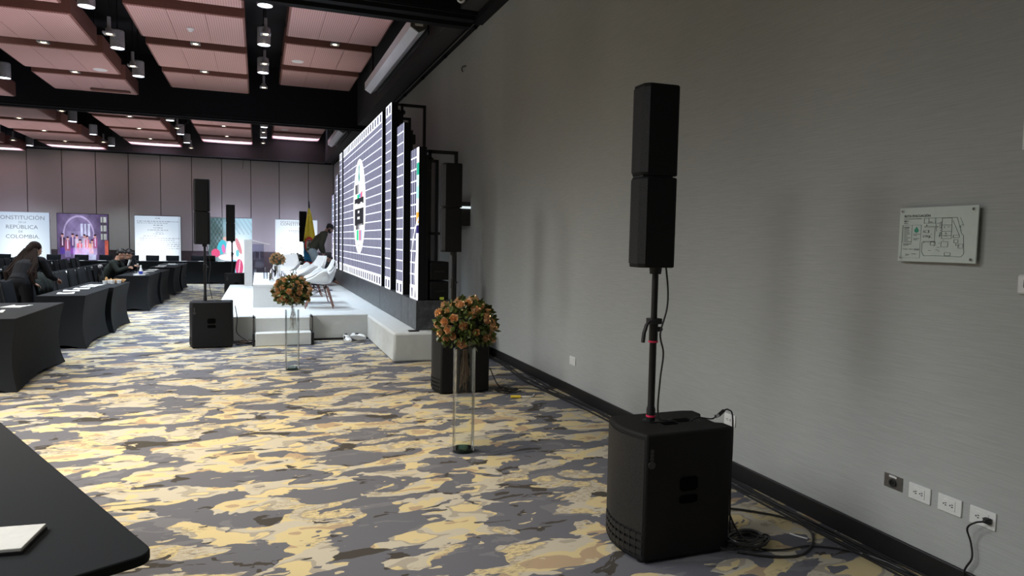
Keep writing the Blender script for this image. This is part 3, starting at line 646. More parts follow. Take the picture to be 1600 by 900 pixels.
def column(loc, lab, lean=(0, 0), cable_side=True, H0=.67, strap=False):      # loc = pole foot, on the sub
    o = thing('speaker_pole', ('black pole with two red rings ' if strap else 'slim black speaker pole ') + lab, 'speaker pole', loc)
    lx, ly = lean; ht = 1.50-H0
    P = lambda t: Vector((lx*t, ly*t, ht*t))
    MB().tube([P(0), P(.08), P(.1), P(.52), P(.53), P(.65), P(.66), P(1.02)], [.024, .024, .019, .019, .024, .024, .017, .017], n=16).build('tube', 'blackmetal', o)
    for tt in ((.03, .515) if strap else ()): MB().tube([P(tt), P(tt+.012)], .0255, n=18).build('red_ring', 'pink', o)
    MB().ell(P(.6)+Vector((.03, -.01, 0)), (.02, .014, .014)).build('clamp_knob', 'cable', o)
    if strap:
        m = MB(); m.rings([[P(t)+Vector(v) for v in ((-.03, -.028, 0), (.034, -.028, 0), (.034, .028, 0), (-.03, .028, 0))] for t in (.635, .67)])
        m.rings([[Vector((a, -.02, b)), Vector((a+.012, -.02, b)), Vector((a+.012, .0, b)), Vector((a, .0, b))] for a, b in ((-.03, .55), (-.055, .525), (-.07, .48), (-.075, .43))]).build('velcro_strap', 'cable', o)
    c = thing('column_speaker', 'black column loudspeaker on the pole ' + lab, 'speaker', (loc[0]+lx, loc[1]+ly, 1.50))
    a = math.atan2(lx, 1.0)*1.0
    hw, hd, H = .085, .115, .94
    X0 = -.135; X1 = .075
    sh = [(X0, .045), (X0, -.045), (X0+.03, -.075), (X1-.02, -.08), (X1, -.06), (X1, .06), (X1-.02, .08), (X0+.03, .075)]
    for z0, z1 in ((0, .468), (.476, H)): MB().rings([[Vector((x, y, z)) for x, y in sh] for z in (z0, z1)]).build('cabinet', 'blackplastic', c, bevel=.008)
    MB().bb((X0+.01, -.05, .466), (X1-.02, .05, .478)).build('joint', 'cable', c)
    for z0, z1 in ((.02, .455), (.49, H-.02)): MB().rings([[Vector((x, y, z)) for x, y in ((X0-.004, .043), (X0-.004, -.043), (X0+.024, -.076), (X0+.028, -.074), (X0+.002, -.04), (X0+.002, .04), (X0+.028, .074), (X0+.024, .076))] for z in (z0, z1)]).build('grille', 'grille', c)
    MB().lathe([(.03, -.035), (.034, .0)], n=14).build('pole_cup', 'blackmetal', c)
    return o, c
subwoofer((1.77, 2.90, 0), 'large black subwoofer box in the right foreground beside the wall')
_, cs = column((1.975, 3.13, .672), 'on the large subwoofer in the right foreground', (-.0, 0), strap=True)
subwoofer((1.75, 6.9, 0), 'black subwoofer box behind the taller glass vase by the stage corner')
column((1.97, 7.13, .672), 'on the subwoofer by the stage corner')
s1_ = subwoofer((-.94, 10.7, 0), 'black subwoofer box left of the white stage steps')
column((-.735, 10.93, .672), 'on the subwoofer left of the stage steps')
subwoofer((-.83, 19.0, 0), 'black subwoofer box far behind, left of the white lectern')
column((-.64, 19.2, .672), 'in front of the blue lit banner')
subwoofer((1.15, 22.0, 0), 'farthest black subwoofer box behind the white chairs')
column((1.36, 22.2, .672), 'left of the flag', (-.03, 0))
# cables of the speakers
def cable(lab, pts, r=.006, mat='cable', name='cable', grp=None): return tag(MB().tube(pts, r, mat, smooth=6).build(name, None), lab, 'cable', grp)
cable('black cable hanging down the pole of the near speaker into its subwoofer', [(2.02, 3.10, 1.50), (2.03, 3.09, 1.38), (2.02, 3.08, 1.28), (1.995, 3.09, 1.17), (1.995, 3.09, 1.12), (2.015, 3.09, 1.04), (2.0, 3.09, .9), (1.995, 3.09, .72), (2.03, 3.06, .69), (2.07, 3.08, .69)], .005)
cable('short black cable with silver connector looping over the back of the near subwoofer', [(2.13, 3.0, .69), (2.20, 3.03, .70), (2.27, 3.0, .695), (2.31, 3.02, .70)], .004)
tag(MB().tube([(2.31, 3.02, .70), (2.33, 3.02, .705)], .009, 'chrome', n=10).tube([(2.33, 3.02, .705), (2.37, 3.03, .725)], .010, 'cable', n=10).tube([(2.37, 3.03, .725), (2.41, 3.04, .725), (2.45, 3.05, .66), (2.46, 3.06, .3), (2.46, 3.05, .02)], .0045, 'cable', smooth=5).build('cable_connector', None), 'silver and black cable connector behind the near subwoofer', 'connector')
def coil(cx, cy, R, n, seed, lab, mats_=('cable',), tilt=.5):
    r = random.Random(seed); m = MB()
    for k in range(n):
        rr = R*r.uniform(.55, 1); ox, oy = r.uniform(-.25, .25)*R, r.uniform(-.25, .25)*R; ph = r.uniform(0, 6)
        pts = [(cx+ox+rr*math.cos(a+ph)*1.15, cy+oy+rr*.75*math.sin(a+ph), .008+.006*k*.8+.012*abs(math.sin(a*1.5+ph))) for a in [2*PI*i/18 for i in range(18)]]
        m.tube(pts, .0055, mats_[k % len(mats_)], n=5)
    return tag(m.build('cable_coil', None), lab, 'cable coil')
coil(2.47, 2.93, .15, 9, 1, 'coil of black cables on the carpet behind the near subwoofer')
coil(2.5, 6.85, .12, 6, 2, 'coil of black cables beside the stage corner subwoofer')
coil(-.2, 10.95, .13, 9, 4, 'pile of tan and black cables between subwoofer and steps', ('cable', 'wicker', 'cable', 'twig'))
cable('long black cable looping over the carpet from the near subwoofer to the wall', [(2.36, 2.86, .01), (2.5, 2.76, .01), (2.66, 2.73, .01), (2.84, 2.83, .01), (2.95, 2.98, .01), (2.93, 3.15, .01), (2.80, 3.3, .01), (2.62, 3.45, .01), (2.5, 3.7, .01), (2.6, 4.1, .01), (2.9, 4.5, .01)], .0065)
cable('second black cable looping from the near subwoofer to the wall foot', [(2.38, 2.98, .2), (2.42, 2.93, .08), (2.5, 2.86, .012), (2.62, 2.80, .012), (2.8, 2.79, .012), (3.0, 2.6, .012), (3.04, 2.2, .012), (3.05, 1.4, .012)], .0055)
cable('white cable tie lying on the looped cable at the wall', [(2.83, 2.86, .018), (2.80, 2.91, .018), (2.79, 2.95, .016)], .004, 'whiteplastic', 'cable_tie')
cable('black cable across the carpet from the stage corner subwoofer to the wall', [(2.35, 6.95, .25), (2.42, 6.9, .08), (2.55, 6.95, .015), (2.8, 6.9, .012), (3.03, 6.5, .012)], .006)
tag(MB().tube([(2.45, 6.56, .014), (2.55, 6.54, .014)], .016, 'yellow', n=8).tube([(2.55, 6.54, .014), (2.66, 6.52, .012), (2.74, 6.62, .012)], .006, 'whiteplastic', smooth=5).build('plug_connector', None), 'yellow plug with white lead on the carpet by the stage corner subwoofer', 'plug')
cable('thin black cable hanging from the speaker pole left of the steps', [(-.70, 10.9, 1.48), (-.66, 10.9, 1.2), (-.68, 10.9, .95), (-.64, 10.92, .70)], .005)
cable('black cables dropping behind the subwoofer left of the steps', [(-.33, 10.9, .6), (-.30, 10.88, .4), (-.31, 10.9, .2), (-.2, 10.85, .1), (-.1, 10.9, .02)], .007)

# ================================================================ VASES AND ROSES
def vase(loc, H, lab, R=.085, name='glass_vase'):
    o = thing(name, lab, 'vase', loc)
    MB().lathe([(.0001, .0), (R-.004, .0), (R, .006), (R, H), (R-.005, H), (R-.005, .022), (.0001, .018)], n=40, cap=False).build('glass_wall', 'glass', o)
    MB().lathe([(.0001, .0215), (R-.007, .0235), (R-.007, .030), (.0001, .030)], n=32, cap=False).build('tinted_bottom', 'glassbase', o)
    return o
# one rose head, meshes shared
def rose_mesh(sc):
    m = MB(); N = 15
    for R, z0, H, lob, ph in ((.008, .002, .026, 3, 0), (.014, -.002, .026, 4, .6), (.020, -.006, .024, 5, 1.3), (.026, -.010, .019, 5, 2.2)):
        rs = []
        for v, k in ((0, .35), (.3, .85), (.65, 1.04), (.9, 1.0), (1.0, 1.12)):
            rs.append([Vector((R*k*(1+.13*v*math.cos(lob*a+ph))*math.cos(a), R*k*(1+.13*v*math.cos(lob*a+ph))*math.sin(a), z0+H*v+.0045*v*math.cos(lob*a+ph+1))) for a in [2*PI*i/N for i in range(N)]])
        m.rings(rs, cap=False)
    m.ell((0, 0, -.006), (.011, .011, .010), seg=6, rin=4)
    bmesh.ops.scale(m.bm, vec=(sc, sc, sc), verts=m.bm.verts)
    return m
def bouquet(loc, R, lab, nrose, nleaf, seed, leafmat='leaf', stems=.35, rosemat='rose', sc=1.2):
    r = random.Random(seed); o = thing('rose_bouquet', lab, 'flowers', loc)
    proto = rose_mesh(sc).build('rose', rosemat, o, angle=1.2); first = True
    g = PI*(3-math.sqrt(5))
    for i in range(nrose):
        z = 1-1.55*(i+.5)/nrose; rad = math.sqrt(max(0, 1-z*z)); a = i*g+r.uniform(-.25, .25)
        d = Vector((rad*math.cos(a), rad*math.sin(a), z)); 
        q = proto if first else proto.copy()
        if not first: C.objects.link(q)
        first = False
        q.location = Vector((d.x, d.y, d.z*.92))*R*r.uniform(.86, 1.04); q.rotation_euler = (d+Vector((r.uniform(-.2, .2), r.uniform(-.2, .2), .15))).to_track_quat('Z', 'Y').to_euler(); k = r.uniform(.8, 1.15); q.scale = (k, k, k)
    m = MB()
    for i in range(nleaf):
        z = r.uniform(-.78, 1); a = r.uniform(0, 2*PI); rad = math.sqrt(1-z*z); d = Vector((rad*math.cos(a), rad*math.sin(a), z*.92)); p = d*R*r.uniform(.55, 1.0)
        if z < -.45: p = Vector((p.x, p.y, p.z*.9))
        t = (d+Vector((r.uniform(-.9, .9), r.uniform(-.9, .9), r.uniform(-.9, .6)))).normalized(); sd = t.cross(Vector((r.random(), r.random(), r.random()))).normalized(); nn = t.cross(sd)
        L = R*r.uniform(.16, .27); Wd = L*.34
        A = p; B = p+t*L*.5; T_ = p+t*L+nn*L*.12
        m.rings([[A-sd*Wd*.2, A+nn*.002, A+sd*Wd*.2], [B-sd*Wd+nn*.004, B-nn*.004, B+sd*Wd+nn*.004], [T_-sd*Wd*.15, T_, T_+sd*Wd*.15]], closed=False, cap=False)
    fo = m.build('foliage', leafmat, o); fo['kind'] = 'stuff'
    MB().ell((0, 0, -.02), (R*.62, R*.62, R*.60), seg=16, rin=10).build('foam_ball', 'leafdark', o)
    m = MB()
    for i in range(14 if stems else 0):
        a = r.uniform(0, 2*PI); q = r.uniform(.0, .03); zt = -R*.8; ln_ = stems*r.uniform(.5, 1)
        m.tube([(q*math.cos(a)*.6, q*math.sin(a)*.6, zt), (q*math.cos(a)*1.2+r.uniform(-.01, .01), q*math.sin(a)*1.2, zt-ln_*.5), (q*math.cos(a+.6)*1.7, q*math.sin(a+.6)*1.7, zt-ln_)], .0018, n=4, smooth=3)
        for j in range(3): 
            zz = zt-ln_*r.uniform(.2, .9); m.tube([(q*math.cos(a), q*math.sin(a), zz), (q*math.cos(a)+r.uniform(-.025, .025), q*math.sin(a)+r.uniform(-.025, .025), zz-.05)], .0012, n=3)
    if stems: m.build('stem_bundle', 'twig', o)
    return o
vase((1.475, 4.98, 0), .80, 'tall clear glass cylinder vase nearest the camera on the carpet')
bouquet((1.485, 4.98, .975), .225, 'ball of copper roses and green leaves on the nearest glass vase', 50, 900, 11)
vase((.385, 8.76, 0), .74, 'tall clear glass cylinder vase in front of the stage steps')
bouquet((.385, 8.76, .955), .215, 'ball of copper roses and dark leaves on the vase before the steps', 50, 900, 12, stems=.32)
vase((1.0, 20.3, 0), .74, 'glass cylinder vase on the floor behind the white chairs'); bouquet((1.0, 20.3, .97), .22, 'dark grey ball of flowers behind the white chairs', 40, 400, 13, 'leafdark', .3, 'leafdark')
bouquet((.33, 13.55, 1.2), .135, 'small ball of copper roses standing on the white coffee table', 44, 500, 14, stems=0, sc=.85)
o = MB().lathe([(.0001, 0), (.05, 0), (.052, .005), (.052, .29), (.048, .29), (.048, .01), (.0001, .01)], n=28, cap=False).build('silver_vase', 'chrome', None, loc=(.33, 13.55, .80)); tag(o, 'silver cylinder vase under the small rose ball on the coffee table', 'vase')

# ================================================================ STAGE FURNITURE
def low_table(y0, y1, lab):
    o = thing('coffee_table', lab, 'table', (-.09, y0, .4)); W = .85; L = y1-y0
    MB().bb((0, 0, .35), (W, L, .40)).build('top', 'whitelam', o, bevel=.004)
    MB().bb((.0, .0, 0), (W, .04, .35)).build('front_panel', 'whitelam', o); MB().bb((0, L-.04, 0), (W, L, .35)).build('rear_panel', 'whitelam', o)
    for x in (0, W-.04): MB().bb((x, .04, 0), (x+.04, L-.04, .35)).build('side_panel', 'whitelam', o)
    return o
low_table(12.58, 14.55, 'near white box coffee table at the front of the stage'); low_table(14.65, 16.9, 'far white box coffee table behind the near one')
for x, y, lab, mat, h in ((.22, 13.15, 'silver glass bottle at the front of the coffee table', 'chrome', .26), (.13, 14.3, 'pointed glass bottle on the coffee table left of the roses', 'acrylic', .25), (.42, 13.3, 'clear drinking tumbler bottle right of the silver bottle', 'acrylic', .20)):
    tag(MB().lathe([(.0001, 0), (.036, 0), (.038, .01), (.038, h*.62), (.028, h*.78), (.014, h*.9), (.014, h), (.0001, h)], (x, y, .80), mat, 20, cap=False).build('bottle', None), lab, 'bottle')
for x, y, a, lab in ((.3, 12.95, .05, 'white booklet at the near edge of the coffee table'), (.2, 13.9, -.1, 'white booklet in the middle of the coffee table'), (.55, 13.6, .2, 'white booklet near the first white chair')):
    tag(MB().box((0, 0, .006), (.3, .22, .012), 'paper', rz=a).build('booklet', None, loc=(x, y, .80)), lab, 'booklet')
# lectern
o = thing('lectern', 'white lectern with clear acrylic body and sloping top', 'lectern', (-.33, 18.2, .40))
MB().bb((0, 0, 0), (.19, .55, 1.15)).build('front_panel', 'whitelam', o, bevel=.006)
MB().prism([(.19, .02), (.50, .10), (.50, .45), (.19, .53)], .0, .012).rings([[Vector(p) for p in q] for q in ([(.12, .0, 1.14), (.60, .0, 1.03), (.60, .55, 1.03), (.12, .55, 1.14)], [(.12, .0, 1.165), (.60, .0, 1.05), (.60, .55, 1.05), (.12, .55, 1.165)])]).build('sloping_top', 'whitelam', o)
for y in (.04, .5): MB().prism([(.19, y), (.46, y), (.46, y+.012), (.19, y+.012)], .012, 1.04).build('acrylic_side', 'acrylic', o)
MB().bb((.19, .05, .66), (.46, .5, .672)).build('shelf', 'acrylic', o); MB().bb((.19, .05, .012), (.46, .5, .03)).build('base_plate', 'whitelam', o)
MB().tube([(.25, .3, .68), (.25, .3, .85), (.36, .3, .85), (.36, .3, .68)], .012).build('inner_bracket', 'chrome', o); MB().lathe([(.0001, 0), (.03, 0), (.035, .11), (.0001, .11)], (.25, .25, .30), cap=False).build('white_cup', 'whiteplastic', o)
# shell chairs
def shell_chair():
    o = thing('shell_armchair', '', 'chair')
    def cpt(s):     # centre line in (forward, up)
        K = [(.25, .425), (.18, .445), (.05, .43), (-.08, .415), (-.18, .43), (-.235, .50), (-.265, .60), (-.29, .71), (-.315, .82)]
        f = s*(len(K)-1); i = min(int(f), len(K)-2); u = f-i; return (K[i][0]*(1-u)+K[i+1][0]*u, K[i][1]*(1-u)+K[i+1][1]*u)
    NS, NTt = 22, 17; rs = []
    for a in range(NS+1):
        s = a/NS; x, z = cpt(s); x2, z2 = cpt(min(1, s+.03)); x1, z1 = cpt(max(0, s-.03)); tx, tz = x2-x1, z2-z1; L = math.hypot(tx, tz); nx, nz = tz/L*-1, tx/L*-1
        nx, nz = (-tz/L, tx/L) if False else (tz/L, -tx/L)
        if nz < 0 and s < .4: nx, nz = -nx, -nz
        if nx < 0 and s > .6: nx, nz = -nx, -nz
        arm = math.exp(-((s-.42)/.25)**2); wd = .235+.085*arm-.045*max(0, s-.8)/.2*1.2-(.03 if s < .06 else 0); rise = .03+.215*arm*(.25+.75*min(1, s/.3))
        rise = rise if s < .75 else rise*max(.25, 1-(s-.75)*2.6)
        row = []
        for b in range(NTt):
            t_ = -1+2*b/(NTt-1); k = abs(t_)**2.6; k2 = math.sin(t_*PI/2*.98)
            lift = rise*k
            up = Vector((nx*(1-arm)+0*arm, 0, nz*(1-arm)+1*arm)).normalized()
            row.append(Vector((x, wd*k2, z))+up*lift+Vector((.03*arm*k*(1 if s > .4 else .0), 0, 0)))
        rs.append(row)
    m = MB(); m.rings(rs, closed=False, cap=False); sh = m.build('shell', 'shell', o, angle=1.5)
    so = sh.modifiers.new('solid', 'SOLIDIFY'); so.thickness = .012; so.offset = 0; ss = sh.modifiers.new('sub', 'SUBSURF'); ss.levels = 1; ss.render_levels = 1
    for sx, sy in ((1, 1), (1, -1), (-1, 1), (-1, -1)):
        MB().tube([(sx*.13-.01, sy*.14, .36), (sx*.235-.01, sy*.225, 0)], [.016, .010], n=10).build('leg', 'wood', o)
    m = MB()
    for sy in (1, -1):
        m.tube([(.12, sy*.14, .36), (-.14, sy*.14, .36)], .005); m.tube([(.17, sy*.18, .20), (-.14, sy*.14, .36)], .004); m.tube([(-.19, sy*.18, .20), (.12, sy*.14, .36)], .004)
    for sx in (1, -1):
        m.tube([(sx*.13-.01, .14, .36), (sx*.13-.01, -.14, .36)], .005); m.tube([(sx*.18-.01, .18, .20), (sx*.13-.01, -.14, .36)], .004); m.tube([(sx*.18-.01, -.18, .20), (sx*.13-.01, .14, .36)], .004)
        m.tube([(sx*.10-.01, sx*.0+.14, .36), (sx*.10-.01, .14, .41)], .006); m.tube([(sx*.10-.01, -.14, .36), (sx*.10-.01, -.14, .41)], .006)
    m.build('wire_frame', 'blackmetal', o)
    return o
ch = shell_chair(); chd = tree_of(ch)
SC = [((1.0, 12.42), PI-.12, 'white shell armchair with wooden legs nearest the stage front'), ((1.03, 13.35), PI+.05, 'second white shell armchair, just behind the nearest one'),
      ((1.0, 14.9), PI+.0, 'third white shell armchair along the coffee tables'), ((1.12, 16.25), PI+.5, 'fourth white shell armchair near the far coffee table end'), ((.62, 17.4), -PI/2-.35, 'farthest white shell armchair turned towards the camera')]
for i, ((x, y), a, lab) in enumerate(SC):
    if i == 0: ch.location = (x, y, .4); ch.rotation_euler = (0, 0, a); ch['label'] = lab; ch['group'] = 'white shell armchairs'
    else: dup(ch, (x, y, .4), a, lab, 'white shell armchairs', chd)
# sneakers
def sneaker(loc, rz, lab, tip=0):
    o = thing('sneaker', lab, 'shoe', loc, rz)
    def ring(y, w_, h, z0=.0, top=1.0): return [Vector((w_*math.cos(a), y, z0+h*(.5+.5*math.sin(a))*top)) for a in [2*PI*k/14 for k in range(14)]]
    MB().rings([ring(-.135, .025, .05), ring(-.12, .036, .10), ring(-.07, .040, .105), ring(-.01, .042, .085), ring(.05, .048, .065), ring(.10, .047, .05), ring(.135, .03, .035)]).build('upper', 'whiteplastic', o)
    MB().rings([[Vector((x*w_, y, z)) for x, y, w_ in [(math.cos(a), .142*math.sin(a), .045) for a in [2*PI*k/20 for k in range(20)]]] for z in (0, .022)]).build('sole', 'whiteplastic', o)
    MB().ell((0, -.075, .093), (.028, .045, .016)).build('opening', 'darkslot', o); MB().ell((.036, -.02, .05), (.010, .05, .026)).build('side_patch', 'darkslot', o)
    m = MB()
    for k in range(4): m.tube([(-.025, .0+k*.02, .083-k*.006), (.025, .008+k*.02, .083-k*.006)], .003)
    m.build('laces', 'whiteplastic', o); return o
sneaker((1.32, 11.02, 0), PI+.15, 'left white sneaker with black opening on the carpet by the stage'); s2o = sneaker((1.48, 11.02, .045), PI-1.0, 'right white sneaker tipped on its side by the stage'); s2o.rotation_euler = (0, -1.1, -PI*.7)
# flag
o = thing('flag', 'yellow blue and red flag with round emblem hanging on a wooden pole', 'flag', (1.40, 20.95, 0))
MB().lathe([(.0001, 0), (.16, 0), (.17, .02), (.05, .06), (.02, .1), (.0001, .1)], cap=False).build('stand', 'goldwood', o); MB().tube([(0, 0, .05), (0, 0, 2.52)], .014, n=10).build('pole', 'goldwood', o)
MB().lathe([(.0001, 2.50), (.02, 2.50), (.026, 2.56), (.018, 2.62), (.002, 2.72)], cap=False, n=10).build('finial', 'blackmetal', o)
def flagpart(nm, z0, z1, mt, off=0.0):
    rs = []
    for i in range(9):
        z = z0+(z1-z0)*i/8; q = min(1, (2.52-z)/1.0); wv = .02+.155*q**.8
        rs.append([Vector(((u-.45)*wv*2*1.0, -.05-off-.045*q*math.sin(u*11+z*1.2)-.02, z-.05*u)) for u in [k/22 for k in range(23)]])
    m = MB().rings(rs, closed=False, cap=False).build(nm, mt, o, angle=1.5); sd = m.modifiers.new('solid', 'SOLIDIFY'); sd.thickness = .006
flagpart('yellow_band', 2.5, 1.52, 'fyellow'); flagpart('blue_band', 1.52, .95, 'fblue'); flagpart('red_band', .95, .6, 'fred')
MB().rings([[Vector((rr*.55*math.cos(a), yy, 1.42+rr*math.sin(a))) for a in [2*PI*k/28 for k in range(28)]] for rr, yy in ((.24, -.118), (.24, -.128), (.16, -.128), (.16, -.118))], loop=True).build('red_ring', 'fred', o)
MB().rings([[Vector((.165*.58*math.cos(a), yy, 1.42+.175*math.sin(a))) for a in [2*PI*k/24 for k in range(24)]] for yy in (-.118, -.126)]).build('emblem', 'emblem', o)
MB().ell((.0, -.127, 1.44), (.04, .008, .07)).ell((.0, -.127, 1.54), (.06, .008, .025)).ell((.01, -.127, 1.33), (.05, .008, .02)).build('emblem_figure', 'emblemgrey', o)

# ================================================================ LIT BANNERS AT THE FAR WALL
def banner(x0, wd, y, lab, fn, rz=0.0, h=2.38, text_lines=(), side=False):
    o = thing('lit_banner', lab, 'banner', (x0, y, 0), rz)
    MB().bb((-.01, .0, 0), (wd+.01, .12, h)).build('frame', 'blackmetal' if side else 'screenwhite', o)
    nx, nz = 150, 190; m = MB(); vs = []
    for j in range(nz+1): vs.append([m.bm.verts.new((wd*i/nx, -.004, .02+(h-.04)*j/nz)) for i in range(nx+1)])
    for j in range(nz):
        for i in range(nx): m.bm.faces.new((vs[j][i], vs[j][i+1], vs[j+1][i+1], vs[j+1][i]))
    p = m.build('printed_face', 'paper', o, smooth=False); me = p.data
    at = me.color_attributes.new('print', 'FLOAT_COLOR', 'POINT')
    buf = []
    for v in me.vertices:
        c = fn(v.co.x/wd, v.co.z/h); buf.extend((c[0], c[1], c[2], 1))
    at.data.foreach_set('color', buf)
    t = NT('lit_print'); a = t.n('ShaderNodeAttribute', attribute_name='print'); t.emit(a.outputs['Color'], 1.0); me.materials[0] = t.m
    for s_, xx, zz, sz in text_lines: text('lettering', s_, sz, 'printgrey', o, face_my(xx, -.006, zz), 'CENTER', .0004, .0)
    return o
MT['printgrey'] = emi('print_grey', (.20, .22, .27))
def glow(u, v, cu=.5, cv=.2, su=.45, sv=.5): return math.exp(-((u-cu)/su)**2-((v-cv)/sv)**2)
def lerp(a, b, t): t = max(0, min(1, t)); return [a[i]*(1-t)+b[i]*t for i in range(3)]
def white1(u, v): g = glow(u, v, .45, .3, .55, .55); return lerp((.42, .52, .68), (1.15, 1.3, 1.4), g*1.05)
rg3 = random.Random(8); LN3 = []
for k, (vv, a, b) in enumerate([(.955, .45, .55), (.905, .05, .97), (.875, .05, .74), (.84, .4, .62), (.80, .4, .6), (.765, .28, .74), (.73, .45, .6), (.70, .4, .62), (.665, .18, .5), (.63, .1, .97), (.60, .12, .86), (.565, .1, .97), (.53, .06, .97), (.50, .08, .97), (.465, .1, .98)]):
    x = a
    while x < b: L = rg3.uniform(.02, .07); LN3.append((vv, x, min(b, x+L))); x += L+.018
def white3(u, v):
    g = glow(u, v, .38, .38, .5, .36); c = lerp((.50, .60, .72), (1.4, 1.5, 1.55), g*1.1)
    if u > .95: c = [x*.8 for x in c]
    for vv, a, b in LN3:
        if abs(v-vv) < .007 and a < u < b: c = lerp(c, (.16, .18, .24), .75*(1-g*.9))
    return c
def white5(u, v):
    g = glow(u, v, .45, .4, .6, .5); c = lerp((.55, .66, .80), (1.4, 1.5, 1.55), g*1.1)
    for vv, a, b in ((.955, .12, .6), (.80, .3, .75), (.765, .4, .6), (.62, .3, .34), (.54, .1, .16), (.5, .1, .16), (.46, .1, .16)):
        if abs(v-vv) < .006 and a < u < b and int(u*60) % 3: c = lerp(c, (.2, .22, .3), .6)
    return c
FIG = [(.10, .62, .05, (.10, .05, .10)), (.20, .57, .055, (.35, .12, .22)), (.30, .62, .05, (.14, .09, .26)), (.38, .60, .04, (.5, .45, .6)), (.44, .53, .065, (.85, .22, .30)), (.53, .61, .045, (.6, .55, .75)), (.58, .59, .045, (.75, .25, .35)), (.68, .53, .07, (.9, .45, .35)), (.74, .61, .04, (.45, .12, .3))]
def paint2(u, v):
    c = lerp((.10, .07, .16), (.36, .30, .55), glow(u, v, .42, .72, .3, .28)); r = math.hypot((u-.42)/.30, (v-.66)/.30)
    if .93 < r < 1.03 and v > .62: c = [.50, .42, .72]
    if r < .8 and v > .72: c = lerp(c, (.22, .17, .36), .6)
    for q in (.48, .55, .62): 
        if abs(u-q) < .022 and .64 < v < .84-.0*q and v > .6: c = lerp(c, (.75, .8, 1.1), .8)
    if .86 < u < .97 and .58 < v < .96: c = (.45, .48, .48) if (int(v*22) % 3 and abs(u-.9) > .01) else (.08, .07, .10)
    if u > .93 and v < .58: c = (.55, .12, .09)
    for fx, fz, s, col in FIG:
        if abs(u-fx) < s*1.0*(1-.35*max(0, (v-fz)/.2)) and fz-.26 < v < fz: c = lerp(col, (col[2], col[0]*.6, col[1]+.35), .8 if v < fz-.16 else .0)
        if math.hypot((u-fx)/.026, (v-fz-.03)/.028) < 1: c = (.75, .40, .42)
        if math.hypot((u-fx)/.028, (v-fz-.052)/.014) < 1: c = (.06, .03, .06)
        if abs(u-fx) < .012 and fz-.13 < v < fz: c = (.85, .65, .95)
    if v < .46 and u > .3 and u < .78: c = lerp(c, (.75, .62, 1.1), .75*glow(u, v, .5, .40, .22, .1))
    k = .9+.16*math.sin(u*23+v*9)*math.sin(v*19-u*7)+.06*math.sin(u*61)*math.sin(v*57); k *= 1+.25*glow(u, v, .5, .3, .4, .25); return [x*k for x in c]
def paint4(u, v):
    c = lerp((.10, .17, .19), (.42, .68, .85), (u-.15)*1.8+.15*math.sin(v*20+u*9)); c = lerp(c, (1.2, 1.3, 1.35), glow(u, v, .72, .36, .33, .34)*1.2)
    if u > .45 and v > .72: c = lerp(c, (.35, .5, .62), .6*max(0, math.sin((u*1.1+v)*55)))
    if u < .33 and v > .4: c = lerp(c, (.06, .10, .10), .55+.4*math.sin(u*70)*math.sin(v*60))
    def E(cx, cz, a, b, col, th=0, k=1):
        nonlocal c
        x, z = (u-cx)*math.cos(th)+(v-cz)*math.sin(th), -(u-cx)*math.sin(th)+(v-cz)*math.cos(th)
        if (x/a)**2+(z/b)**2 < 1: c = lerp(c, col, k)
    E(.40, .64, .07, .035, (.9, .55, .5)); E(.30, .50, .095, .13, (.10, .62, .78), -.5); E(.34, .47, .04, .075, (.9, .25, .6), .2); E(.16, .40, .10, .07, (.85, .12, .28)); E(.52, .46, .12, .17, (1.2, 1.15, 1.25)); E(.69, .52, .045, .15, (.85, .35, .42), .45); E(.66, .40, .04, .06, (.25, .75, .85)); E(.42, .33, .2, .05, (1.2, 1.0, 1.1)); E(.58, .17, .09, .12, (.3, .7, .95)); E(.70, .16, .09, .14, (.8, .12, .28)); E(.70, .16, .012, .15, (1.1, .8, .95), -.15)
    return c
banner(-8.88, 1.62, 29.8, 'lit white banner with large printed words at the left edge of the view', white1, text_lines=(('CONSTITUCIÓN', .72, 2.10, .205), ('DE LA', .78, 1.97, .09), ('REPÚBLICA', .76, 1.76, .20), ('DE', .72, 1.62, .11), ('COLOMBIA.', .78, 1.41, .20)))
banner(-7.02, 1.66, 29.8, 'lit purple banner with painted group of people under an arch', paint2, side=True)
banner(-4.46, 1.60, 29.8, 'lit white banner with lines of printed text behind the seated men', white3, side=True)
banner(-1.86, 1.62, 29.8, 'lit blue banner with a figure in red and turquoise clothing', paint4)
banner(.66, 1.66, 29.8, 'lit white banner printed CONSTITUCIÓN beside the flag', white5, text_lines=(('CONSTITUCIÓN', .83, 2.12, .17),))
